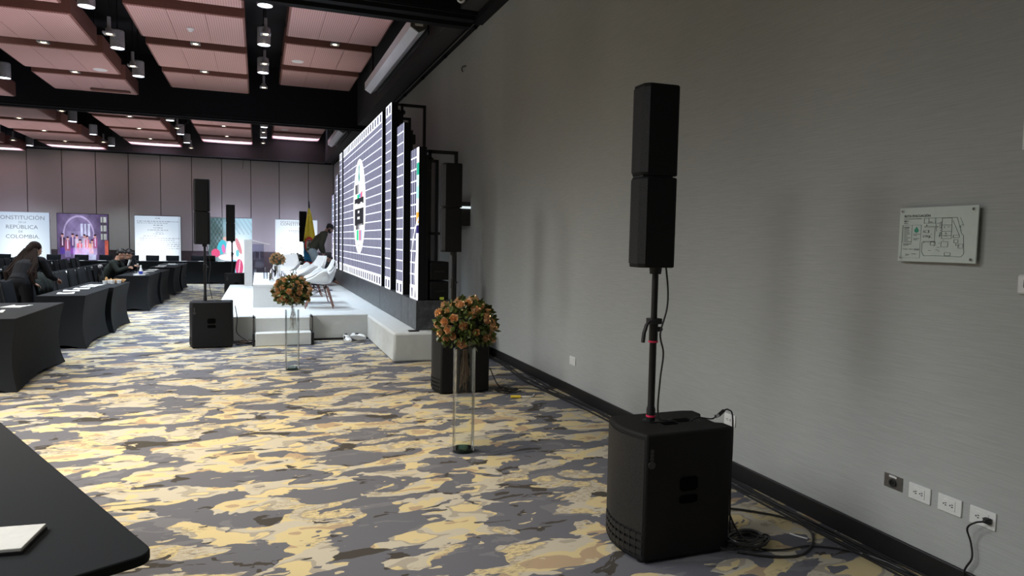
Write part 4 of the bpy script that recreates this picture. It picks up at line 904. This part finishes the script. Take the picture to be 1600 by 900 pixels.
# ================================================================ TABLES WITH STRETCH COVERS
def cover_table(x0, x1, y0, y1, lab, grp=None, rz=None, name='covered_table'):
    """stretch-covered table: foot pockets at the corners, sides drawn in between them"""
    o = thing(name, lab, 'table', ((x0+x1)/2, (y0+y1)/2, 0), 0, grp); W, L = (x1-x0)/2, (y1-y0)/2
    per = []
    N = 8
    for a, b in (((-1, -1), (1, -1)), ((1, -1), (1, 1)), ((1, 1), (-1, 1)), ((-1, 1), (-1, -1))):
        for k in range(N): t = k/N; per.append((a[0]+(b[0]-a[0])*t, a[1]+(b[1]-a[1])*t))
    rs = []
    for i in range(13):
        h = i/12; s = math.sin(PI*h**.85)
        r = []
        for u, v in per:
            e = 1-min(abs(u), abs(v))                      # 0 at corners, 1 at mid sides
            pin = .055*s*(1+.2*e)+.045*math.sin(PI*e/2)*(1-h)
            z = .75*h+(.05*math.sin(PI*min(1, e)*.5)**2*(1-h)**3)
            x = u*W-(pin if abs(u) >= .999 else pin*abs(u)**3*.6)*(1 if u > 0 else -1 if u < 0 else 0)
            y = v*L-(pin if abs(v) >= .999 else pin*abs(v)**3*.6)*(1 if v > 0 else -1 if v < 0 else 0)
            r.append(Vector((x, y, z)))
        rs.append(r)
    MB().rings(rs).build('stretch_cover', 'cloth', o, angle=.9)
    MB().bb((-W+.004, -L+.004, .7505), (W-.004, L-.004, .7535)).build('tabletop', 'cloth', o, bevel=.002)
    return o
XT = -2.26
T_ = cover_table
T_(-2.98, -2.30, 8.15, 10.0, 'nearest black-covered table at the left edge by the aisle')
T_(-2.88, -2.28, 11.05, 12.66, 'second black-covered table along the aisle with white notepads')
T_(-2.86, -2.22, 12.70, 14.2, 'third black-covered table along the aisle with bottle and cups')
T_(-2.80, -2.18, 16.3, 17.98, 'fourth black-covered table along the aisle, in front of the seated men')
T_(-2.78, -2.14, 18.02, 19.55, 'fifth black-covered table along the aisle')
T_(-2.76, -2.12, 20.55, 22.2, 'sixth black-covered table along the aisle')
T_(-2.76, -2.10, 22.3, 23.8, 'last black-covered table along the aisle')
for i, (a, b) in enumerate(((-2.35, -.72), (-4.2, -2.4), (-6.05, -4.25), (-7.9, -6.1), (-9.8, -7.95))):
    T_(a, b, 25.3, 25.95, ['rightmost black-covered table of the back row, before the blue banner', 'second black-covered table of the back row from the right', 'third black-covered table of the back row from the right', 'fourth black-covered table of the back row from the right', 'leftmost black-covered table of the back row'][i])
for r_, (x1, ys) in enumerate(((-3.78, (13.0, 14.75, 16.5, 18.3, 20.1, 21.9)), (-5.35, (17.4, 19.2, 21.0, 22.8)), (-6.9, (22.4,)))):
    for i, y in enumerate(ys):
        T_(x1-.62, x1, y, y+1.7, '%s black-covered table in the %s row left of the aisle tables' % (['first', 'second', 'third', 'fourth', 'fifth', 'sixth'][i], ['second', 'third', 'fourth'][r_]), 'tables in the rows left of the aisle')
# foreground table (turned)
o = thing('black_table', 'bare black table in the near left corner holding a white notepad', 'table', (-.27, 2.05, 0), math.atan2(.891, -.454)-PI/2)
poly = []; r = .05
for cx, cy, a0 in ((-r, r, -PI/2), (-r, 2.4-r, 0), (-.78+r, 2.4-r, PI/2), (-.78+r, r, PI)):
    for k in range(6): a = a0+k*PI/10; poly.append((cx+r*math.cos(a), cy+r*math.sin(a)))
MB().prism(poly, .72, .75).build('tabletop', 'cloth', o, bevel=.004)
MB().bb((-.70, .22, .66), (-.08, 2.2, .72)).build('under_frame', 'blackmetal', o)
for x in (-.69, -.11):
    for y in (.30, 2.1): MB().tube([(x, y, 0), (x, y, .70)], .018, n=10).build('leg', 'blackmetal', o)
n_ = thing('notepad', 'thick white notepad with black edge on the near black table', 'notepad', (-.715, 2.235, .7505), .02+math.atan2(-.02, .13)*.0-.12)
MB().bb((-.16, -.085, .0), (.12, .085, .008)).build('backing', 'cable', n_); MB().bb((-.16, -.083, .008), (.118, .083, .018)).build('pages', 'paper', n_, bevel=.002)

# ================================================================ BANQUET CHAIRS (stretch covers), facing the stage
def banquet_chair():
    o = thing('banquet_chair', '', 'chair'); b = .22
    def sq(w, d, z, cx=0, n=5, pin=0):
        P = []
        for a, c in (((-1, -1), (1, -1)), ((1, -1), (1, 1)), ((1, 1), (-1, 1)), ((-1, 1), (-1, -1))):
            for k in range(n): t = k/n; u = a[0]+(c[0]-a[0])*t; v = a[1]+(c[1]-a[1])*t; e = 1-min(abs(u), abs(v)); q = 1-pin*e; P.append(Vector((cx+u*w*(q if abs(u) > .99 else 1), v*d*(q if abs(v) > .99 else 1), z)))
        return P
    MB().rings([sq(b, b, 0, pin=.16), sq(b*.93, b*.93, .18, pin=.12), sq(b*.93, b*.93, .36, pin=.06), sq(b, b, .45), sq(b*.97, b*.97, .475)]).build('seat_cover', 'cloth', o, angle=.9)
    rs = []
    for i in range(9):
        h = i/8; z = .42+.50*h; w_ = .215-.012*math.sin(PI*h)-(.012 if i == 8 else 0); cx = -.19-.09*h; d = .026-.010*(i == 8)
        rs.append([Vector((cx+d*math.cos(a)+.018*math.cos(PI*t_*.5)*-1, w_*math.copysign(abs(math.sin(a))**.45, math.sin(a)), z-.018*(abs(t_)<.9)*(1-abs(t_))*(i == 8))) for a, t_ in [(2*PI*k/20, math.sin(2*PI*k/20)) for k in range(20)]])
    MB().rings(rs).build('back_cover', 'cloth', o, angle=.9)
    return o
bc = banquet_chair(); bcd = tree_of(bc); st_ = {'first': True}
rgc = random.Random(21)
def nth(n): return ['first', 'second', 'third', 'fourth', 'fifth', 'sixth', 'seventh', 'eighth', 'ninth', 'tenth', 'eleventh', 'twelfth'][n] if n < 12 else '%d%s' % (n+1, {21: 'st', 22: 'nd', 23: 'rd'}.get(n+1, 'th'))
kk = 0
def bchair(x, y, a, lab, grp):
    if st_['first']: bc.location = (x, y, 0); bc.rotation_euler = (0, 0, a); bc['label'] = lab; bc['group'] = grp; st_['first'] = False
    else: dup(bc, (x, y, 0), a, lab, grp, bcd)
y = 8.7
while y < 23.5:
    if not (12.2 < y < 12.75 or 17.2 < y < 17.75 or 18.2 < y < 18.9): bchair(-3.18+rgc.uniform(-.03, .03), y, rgc.uniform(-.06, .06), nth(kk)+' black-covered chair from the near end behind the aisle tables', 'chairs behind the aisle tables'); kk += 1
    y += .53
bchair(-3.18, 17.75, 0, 'black stretch-covered chair on which the nearer seated man sits', 'chairs of the seated men'); bchair(-3.18, 18.8, 0, 'black stretch-covered chair on which the farther seated man sits', 'chairs of the seated men')
y = 13.3; kk = 0
while y < 23.4:
    bchair(-4.72+rgc.uniform(-.03, .03), y, rgc.uniform(-.08, .08), nth(kk)+' black-covered chair from the near end of the second chair row from the aisle', 'chairs in the second row'); y += .55; kk += 1
y = 17.6; kk = 0
while y < 24.4:
    bchair(-6.27, y, rgc.uniform(-.08, .08), nth(kk)+' black-covered chair from the near end of the third chair row from the aisle', 'chairs in the third row'); y += .56; kk += 1
for kk, x in enumerate((-2.0, -2.8, -3.45, -4.05, -4.9, -5.6, -6.4, -7.1, -7.8, -8.4, -9.1)): bchair(x, 26.35, -PI/2+rgc.uniform(-.15, .15), nth(kk)+' black-covered chair from the right behind the back row of tables', 'chairs behind the back row of tables')
# laptop / low case on back table
o = thing('laptop', 'dark laptop standing open on the back table before the blue banner', 'laptop', (-1.55, 25.6, .754)); MB().bb((-.17, -.12, 0), (.17, .12, .015)).build('keyboard_base', 'blackmetal', o); MB().box((0, -.16, .11), (.34, .012, .2), rot=Euler((.35, 0, 0))).build('lid', 'blackmetal', o)

# papers, pens
def paper(x, y, a, lab, grp='notepads on the tables', z=.7538, w_=.21, d=.28):
    o = thing('notepad', lab, 'notepad', (x, y, z), a, grp)
    MB().bb((-w_/2, -d/2, 0), (w_/2, d/2, .006)).build('pages', 'paper', o, smooth=False)
    MB().tube([(-.05, .06, .010), (.07, .1, .010)], .004, n=5).build('pen', 'darkslot', o)
for x, y, a, wh in ((-2.72, 8.9, .2, 'near end of the nearest'), (-2.66, 9.5, -.2, 'far end of the nearest')): paper(x, y, a, 'white notepad at the %s aisle table' % wh)
for x, y, wh in ((-2.62, 11.5, 'nearest on the second aisle table'), (-2.66, 12.0, 'second on the second aisle table'), (-2.62, 12.45, 'last on the second aisle table')): paper(x, y, rgc.uniform(-.2, .2), 'white notepad, '+wh)
for x, y, wh in ((-2.62, 12.95, 'grey notepad near the front of the third aisle table'), (-2.6, 13.3, 'brown card folder on the third aisle table')): paper(x, y, rgc.uniform(-.2, .2), wh)
for kk, yy in enumerate((16.6, 17.1, 17.8, 18.2, 18.9, 19.3, 20.9, 21.4, 22.0, 22.6, 23.2)): paper(-2.5+rgc.uniform(-.1, .1), yy, rgc.uniform(-.4, .4), nth(kk)+' white notepad from the near end on the far aisle tables', 'notepads on the far aisle tables')
for kk, yy in enumerate([13.3+.55*k for k in range(19)]): paper(-4.05+rgc.uniform(-.1, .1), yy, rgc.uniform(-.3, .3), nth(kk)+' white notepad from the near end on the second row of tables', 'notepads on the second row')
for kk, yy in enumerate([17.8+.6*k for k in range(11)]): paper(-5.62+rgc.uniform(-.1, .1), yy, rgc.uniform(-.3, .3), nth(kk)+' white notepad from the near end on the third row of tables', 'notepads on the third row')
for k in range(14): paper(-1.2-.6*k, 25.6, rgc.uniform(-.2, .2), nth(k)+' white notepad from the right on the back row of tables', 'notepads on the back row')
def bottle(x, y, z, lab, mat='acrylic', h=.26, lbl=None, r=.036):
    o = thing('bottle', lab, 'bottle', (x, y, z))
    MB().lathe([(.0001, 0), (r, 0), (r+.002, .01), (r+.002, h*.45), (r*.45, h*.85), (r*.4, h), (.0001, h)], n=18, cap=False).build('body', mat, o)
    MB().lathe([(.0001, h), (r*.45, h), (r*.45, h+.02), (.0001, h+.02)], n=12, cap=False).build('cap', 'whiteplastic', o)
    if lbl: MB().lathe([(r+.003, .03), (r+.003, h*.45)], n=18, cap=False).build('label', lbl, o)
bottle(-2.66, 14.05, .754, 'clear pointed water bottle on the third aisle table', h=.30, r=.045)
bottle(-2.36, 16.45, .754, 'water bottle with blue label on the fourth aisle table', 'whiteplastic', .2, 'bluelabel')
bottle(-2.55, 17.35, .754, 'clear water bottle by the hands of the seated men', 'acrylic', .2)
for x, y, lab in ((-2.50, 13.55, 'left white cup on the third aisle table'), (-2.40, 13.62, 'middle white cup on the third aisle table'), (-2.32, 13.75, 'right white cup on the third aisle table'), (-2.46, 13.75, 'white cup behind the others on the third aisle table')):
    tag(MB().lathe([(.0001, 0), (.03, 0), (.04, .06), (.036, .06), (.028, .006), (.0001, .006)], (x, y, .754), 'whiteplastic', 16, cap=False).build('cup', None), lab, 'cup')
tag(MB().lathe([(.0001, 0), (.022, 0), (.024, .07), (.014, .1), (.0001, .105)], (-2.55, 13.95, .754), 'wicker', 14, cap=False).build('small_jar', None), 'small brown jar beside the clear bottle', 'jar')
o = thing('wicker_basket', 'shallow woven snack basket on the third aisle table', 'basket', (-2.42, 14.02, .754)); m = MB()
for k in range(5): m.tube([((.13+.008*k)*math.cos(a), (.10+.008*k)*math.sin(a), .008+k*.011+.004*math.sin(a*9+k*PI)) for a in [2*PI*i/36 for i in range(37)]], .006, n=5)
m.lathe([(.0001, .004), (.13, .004), (.13, .008), (.0001, .008)], n=20, cap=False); m.build('weave', 'wicker', o); m = MB()
for k in range(26): a = rgc.uniform(0, 6.3); q = rgc.uniform(0, .11); m.ell((q*math.cos(a), q*math.sin(a)*.8, .03+rgc.uniform(0, .025)), (.022, .014, .012), rot=Euler((rgc.random()*3, rgc.random()*3, 0)), seg=6, rin=4)
sn = m.build('snacks', 'wicker', o); sn['kind'] = 'stuff'

# ================================================================ PEOPLE
def remesh(o, v=.009, sm=4):
    r = o.modifiers.new('remesh', 'REMESH'); r.mode = 'VOXEL'; r.voxel_size = v; r.use_smooth_shade = True
    s = o.modifiers.new('smooth', 'SMOOTH'); s.factor = .5; s.iterations = sm
def head(m, c, R):
    """R: head rotation, local +Y is the face direction"""
    c = Vector(c); f = lambda x, y, z: c+R@Vector((x, y, z)); e = R.to_euler()
    m.ell(f(0, -.012, .03), (.076, .094, .088), rot=e, seg=16, rin=12); m.ell(f(0, .022, -.035), (.058, .066, .075), rot=e, seg=14, rin=10); m.ell(f(0, .055, -.085), (.03, .025, .022), rot=e)
    m.ell(f(0, .094, -.018), (.012, .018, .022), rot=e); m.ell(f(0, .088, -.055), (.024, .012, .009), rot=e); m.ell(f(0, .07, .018), (.055, .022, .012), rot=e)
    for s in (-1, 1): m.ell(f(s*.078, -.01, -.01), (.010, .018, .030), rot=e, seg=8, rin=6); m.ell(f(s*.035, .062, -.03), (.022, .02, .02), rot=e, seg=8, rin=6)
def eyes(c, R, parent):
    m = MB(); c = Vector(c); e = R.to_euler()
    for s in (-1, 1): m.ell(c+R@Vector((s*.031, .082, .003)), (.013, .008, .007), 'whiteplastic', rot=e, seg=8, rin=6); m.ell(c+R@Vector((s*.031, .089, .003)), (.006, .003, .006), 'darkslot', rot=e, seg=6, rin=4); m.ell(c+R@Vector((s*.031, .09, .022)), (.020, .005, .004), 'hair', rot=e, seg=6, rin=4)
    m.build('eyes', None, parent)
def hand(m, wrist, d, up, side, curl=.5, sc=1.0):
    wrist = Vector(wrist); d = Vector(d).normalized(); up = Vector(up); sd = d.cross(up).normalized(); up = sd.cross(d).normalized()
    pc = wrist+d*.05*sc
    m.limb(wrist, wrist+d*.03, .024, .028, n=8)
    for k in range(4): m.limb(wrist+d*.02+sd*(k-1.5)*.010, wrist+d*.088*sc+sd*(k-1.5)*.0205, .016, .012, n=8)
    for k, L in enumerate((.068, .078, .073, .056)):
        b = wrist+d*.088*sc+sd*(k-1.5)*.021; a1 = curl*.5; a2 = curl*1.2
        p1 = b+(d*math.cos(a1)-up*math.sin(a1))*L*.5; p2 = p1+(d*math.cos(a2)-up*math.sin(a2))*L*.5; m.limb(b, p1, .0095, .009, n=8); m.limb(p1, p2, .009, .0075, n=8)
    b = wrist+d*.025-sd*side*.026; t1 = b+(d*.75-sd*side*.6-up*.25).normalized()*.045; t2 = t1+(d*.95-sd*side*.2-up*.3).normalized()*.032; m.limb(b, t1, .014, .011, n=8); m.limb(t1, t2, .011, .009, n=8)
def arm_chain(m, pts, rs):
    for i in range(len(pts)-1): m.limb(pts[i], pts[i+1], rs[i], rs[i+1])
def torso(m, hip, chest, neck, w0=.155, w1=.17, dep=.105):
    hip, chest, neck = map(Vector, (hip, chest, neck)); ax = Vector((1, 0, 0)); rs = []
    for t, wx, dp in ((0, w0, dep+.01), (.25, w0*.93, dep*.95), (.5, w1*.97, dep), (.75, w1*1.05, dep*1.08), (.9, w1*1.0, dep*.92), (1.0, w1*.62, dep*.65)):
        p = hip.lerp(chest, t*1.15) if t*1.15 < 1 else chest.lerp(neck, (t*1.15-1)/.3)
        dr = (chest-hip).normalized(); fw = dr.cross(ax).normalized()*-1; 
        rs.append([p+ax*wx*math.cos(a)+fw*dp*math.sin(a) for a in [2*PI*k/16 for k in range(16)]])
    m.rings(rs); m.ell(hip, (w0, dep+.01, .09), seg=12, rin=8)
def person(lab, loc, rz, J, skin='skin', top='suit', legs='suit', shoes='darkslot', grow=.012):
    """J: joints dict in local space, facing +Y"""
    o = thing('person', lab, 'person', loc, rz)
    b = MB(); R = Euler(J['head_rot']).to_matrix(); head(b, J['head'], R)
    b.limb(J['neck'], Vector(J['head'])+R@Vector((0, -.025, -.05)), .058, .052)
    torso(b, J['hip'], J['chest'], J['neck'])
    for s, k in ((-1, 'L'), (1, 'R')):
        sh, el, wr = J['arm'+k]; arm_chain(b, (sh, el, wr), (.046, .038, .026)); d = Vector(wr)-Vector(el)
        hd = J.get('hand'+k, d); hand(b, wr, hd, J.get('up'+k, (0, 0, 1)), s, J.get('curl'+k, .5))
        hp, kn, an = J['leg'+k]; arm_chain(b, (hp, kn, an), (.080, .055, .038)); b.limb(an, Vector(an)+Vector((0, .12, -.045)), .036, .03)
    bo = b.build('body', skin, o); remesh(bo, .008, 2)
    eyes(J['head'], R, o)
    g = grow; c = MB(); torso(c, J['hip'], J['chest'], J['neck'], .155+g*1.6, .17+g*1.6, .105+g*1.6); c.ell(J['neck'], (.075, .07, .035))
    for s, k in ((-1, 'L'), (1, 'R')):
        sh, el, wr = map(Vector, J['arm'+k]); c.limb(Vector(J['chest']).lerp(Vector(J['neck']), .6), sh, .085, .066+g); arm_chain(c, (sh, el, el.lerp(wr, .93)), (.062+g, .046+g, .036+g))
    j = c.build('jacket', top, o); remesh(j, .012, 4)
    c = MB(); c.ell(J['hip'], (.165+g, .12+g, .11))
    for k in 'LR':
        hp, kn, an = map(Vector, J['leg'+k]); arm_chain(c, (hp, kn, kn.lerp(an, .93)), (.088+g, .062+g, .052+g))
    j = c.build('trousers', legs, o); remesh(j, .013, 3)
    for k in 'LR':
        an = Vector(J['leg'+k][2]); m = MB(); m.rings([[an+Vector((w_*math.cos(a), y, -.075+h*(.5+.5*math.sin(a)))) for a in [2*PI*q/12 for q in range(12)]] for y, w_, h in ((-.06, .03, .07), (-.03, .044, .10), (.04, .046, .085), (.12, .05, .06), (.17, .045, .05), (.2, .025, .035))]); m.build('shoe', shoes, o)
    return o, R
def hair_cap(parent, c, R, mat, pts, v=.008):
    m = MB(); c = Vector(c)
    for p, r in pts: m.ell(c+R@Vector(p), r, rot=R.to_euler())
    h = m.build('hair', mat, parent); remesh(h, v, 1)
SHORT = [((0, -.030, .052), (.088, .096, .084)), ((0, -.065, -.005), (.080, .055, .07)), ((0, .045, .095), (.066, .045, .03))]
# two men seated behind the fourth aisle table
def seated(lab, loc, rz, top, tilt, hz, skin):
    J = dict(hip=(0, 0, .56), chest=(0, .14, .88), neck=(0, .24, 1.02), head=(0, .33, hz), head_rot=(-tilt, 0, 0),
        armL=((-.19, .20, .97), (-.24, .32, .80), (-.07, .46, .86)), armR=((.19, .20, .97), (.24, .32, .80), (.07, .46, .86)), curlL=1.1, curlR=1.1,
        legL=((-.09, .02, .53), (-.12, .36, .50), (-.12, .34, .085)), legR=((.09, .02, .53), (.12, .36, .50), (.12, .34, .085)))
    p, R = person(lab, loc, rz, J, skin, top, 'suit'); hair_cap(p, J['head'], R, 'hair', SHORT); return p, J, R
p1, J1, R1 = seated('seated man in dark green jacket looking down at his hands', (-3.26, 17.75, 0), -PI/2-.1, 'greenjacket', .55, 1.165, 'skin')
p2, J2, R2_ = seated('seated man in black suit and white shirt with bowed head', (-3.26, 18.80, 0), -PI/2-.25, 'suit', .8, 1.14, 'skin')
m = MB(); m.rings([[Vector((x, y, z)) for x, y, z in q] for q in ([(-.035, .265, .74), (.035, .265, .74), (.055, .355, 1.02), (-.055, .355, 1.02)], [(-.035, .29, .735), (.035, .29, .735), (.055, .375, 1.01), (-.055, .375, 1.01)])]); m.build('shirt', 'whiteplastic', p2)
for pp, x, y in ((p1, 'nearer seated man', (-2.80, 17.70)), (p2, 'farther seated man', (-2.84, 18.68))):
    tag(MB().box((0, 0, 0), (.07, .14, .009), 'darkslot', rot=Euler((0, -.5, 0))).build('mobile_phone', None, loc=(y[0], y[1], .875)), 'dark mobile phone held by the '+x, 'phone')
# woman leaning over the chairs
J = dict(hip=(0, -.08, .90), chest=(0, .12, 1.16), neck=(0, .22, 1.29), head=(0, .30, 1.40), head_rot=(-.5, .0, -.55),
    armL=((-.18, .16, 1.23), (-.24, .22, .98), (-.12, .38, .86)), armR=((.18, .18, 1.22), (.25, .26, .99), (.20, .47, .92)), handR=(.05, .9, -.35), curlR=.9,
    legL=((-.09, -.08, .88), (-.10, -.04, .47), (-.10, -.12, .085)), legR=((.09, -.08, .88), (.10, -.0, .47), (.10, -.06, .085)))
pw, Rw = person('woman with long brown hair and a black blazer leaning over the chairs at left', (-3.40, 12.45, 0), -.36, J, 'skin', 'suit', 'suit'); pw.scale = (.965, .965, .965)
H_ = [((0, -.03, .045), (.092, .098, .09)), ((0, -.085, -.02), (.09, .05, .10)), ((-.06, -.04, -.08), (.04, .06, .13)), ((.06, -.05, -.08), (.035, .05, .12))]
hair_cap(pw, J['head'], Rw, 'hairbrown', H_)
m = MB(); rh = random.Random(4)
for k in range(60):
    a = rh.uniform(-.10, .10); s0 = Vector((a, .22-abs(a)*.3, 1.42)); z = rh.uniform(.84, 1.0); q = a*1.7
    m.tube([s0, s0+Vector((q*.3, -.07, -.10)), Vector((q*1.2+rh.uniform(-.03, .03), .06+rh.uniform(-.03, .02), 1.19)), Vector((q*1.4+rh.uniform(-.04, .04), -.03+rh.uniform(-.04, .03), 1.05)), Vector((q*1.5+rh.uniform(-.04, .04), -.05, z))], [.018, .020, .020, .018, .016]+[.014]*0, n=6)
m.build('long_locks', 'hairbrown', pw)
# bag / coat heap on the chairs next to her
o = thing('coat', 'rumpled dark olive coat lying over the chair backs right of the woman', 'coat', (-3.28, 13.45, 0)); m = MB(); rh = random.Random(6); rs = []
for i in range(15):
    u = i/14; r_ = []
    for k in range(21):
        v = k/20; a = PI*v
        r_.append(Vector((-.24+.16*math.cos(a)+.012*math.sin(i*1.7+k*.9), -.42+.95*u+.012*math.sin(k*1.3), .60+.34*math.sin(a)**.6*(1-.12*math.sin(u*9))+.018*math.sin(i*2.1+k*.7))))
    rs.append(r_)
m.rings(rs, closed=False, cap=False); q = m.build('fabric', 'greenjacket', o, angle=1.5); sd = q.modifiers.new('solid', 'SOLIDIFY'); sd.thickness = .015
# man with cap on the stage
J = dict(hip=(0, -.05, .92), chest=(0, .20, 1.23), neck=(0, .33, 1.39), head=(0, .43, 1.49), head_rot=(-.55, 0, 0),
    armL=((-.19, .26, 1.33), (-.23, .16, 1.06), (-.17, .25, .86)), armR=((.19, .28, 1.33), (.25, .20, 1.05), (.17, .26, .84)), handL=(0, .3, -1), handR=(0, .35, -1), upL=(0, 1, 0), upR=(0, 1, 0), curlL=.4, curlR=.4,
    legL=((-.09, -.04, .90), (-.12, .10, .50), (-.12, -.06, .085)), legR=((.09, -.04, .90), (.12, .16, .50), (.12, .02, .085)))
pm, Rm = person('bearded man in black cap, olive pullover and jeans bending forward', (1.40, 19.3, .40), -PI/2, J, 'skin', 'olive', 'jeans', 'darkslot', .022)
hc = Vector(J['head']); hair_cap(pm, J['head'], Rm, 'hair', [((0, -.05, .02), (.080, .06, .07))])
m = MB(); m.ell(hc+Rm@Vector((0, .055, -.075)), (.05, .045, .045), rot=Rm.to_euler()); m.ell(hc+Rm@Vector((-.058, .01, -.055)), (.02, .035, .05), rot=Rm.to_euler()); m.ell(hc+Rm@Vector((.058, .01, -.055)), (.02, .035, .05), rot=Rm.to_euler()); q = m.build('beard', 'hair', pm); remesh(q, .008, 1)
m = MB(); m.ell(hc+Rm@Vector((0, -.012, .058)), (.090, .105, .078), rot=Rm.to_euler(), seg=18, rin=12); m.ell(hc+Rm@Vector((0, .12, .045)), (.062, .075, .012), rot=Rm.to_euler(), seg=16, rin=6); m.build('cap', 'darkslot', pm)
MB().ell(hc+Rm@Vector((0, .092, .085)), (.03, .006, .014), rot=Rm.to_euler(), seg=8, rin=6).build('cap_badge', 'whiteplastic', pm)
# crouching person behind the chairs
J = dict(hip=(0, -.10, .36), chest=(0, .10, .60), neck=(0, .20, .68), head=(0, .27, .70), head_rot=(-1.0, 0, 0),
    armL=((-.18, .16, .60), (-.20, .30, .36), (-.13, .45, .12)), armR=((.18, .16, .60), (.20, .30, .36), (.13, .42, .14)), handL=(0, .8, -.35), handR=(0, .8, -.5),
    legL=((-.09, -.08, .36), (-.13, .22, .42), (-.13, .02, .085)), legR=((.09, -.08, .36), (.13, .16, .12), (.12, -.22, .085)))
pk, Rk = person('person in dark navy clothes crouching by the LED plinth behind the chairs', (1.42, 18.35, .40), -PI/2+.1, J, 'skin', 'navy', 'navy', 'darkslot'); hair_cap(pk, J['head'], Rk, 'hair', SHORT)
m = MB(); hand(m, (-.13, .44, .125), (0, .8, -.35), (0, 0, 1), -1, .5, 1.1); q = m.build('red_glove', 'redglove', pk); q.scale = (1, 1, 1); gm = q.modifiers.new('remesh', 'REMESH'); gm.mode = 'VOXEL'; gm.voxel_size = .006; q.modifiers.new('disp', 'DISPLACE').strength = .006
tag(MB().bb((1.55, 16.5, .40), (1.63, 16.62, .412), 'bluelabel').build('small_pad', None), 'small blue object lying on the stage beside the plinth', 'pad')
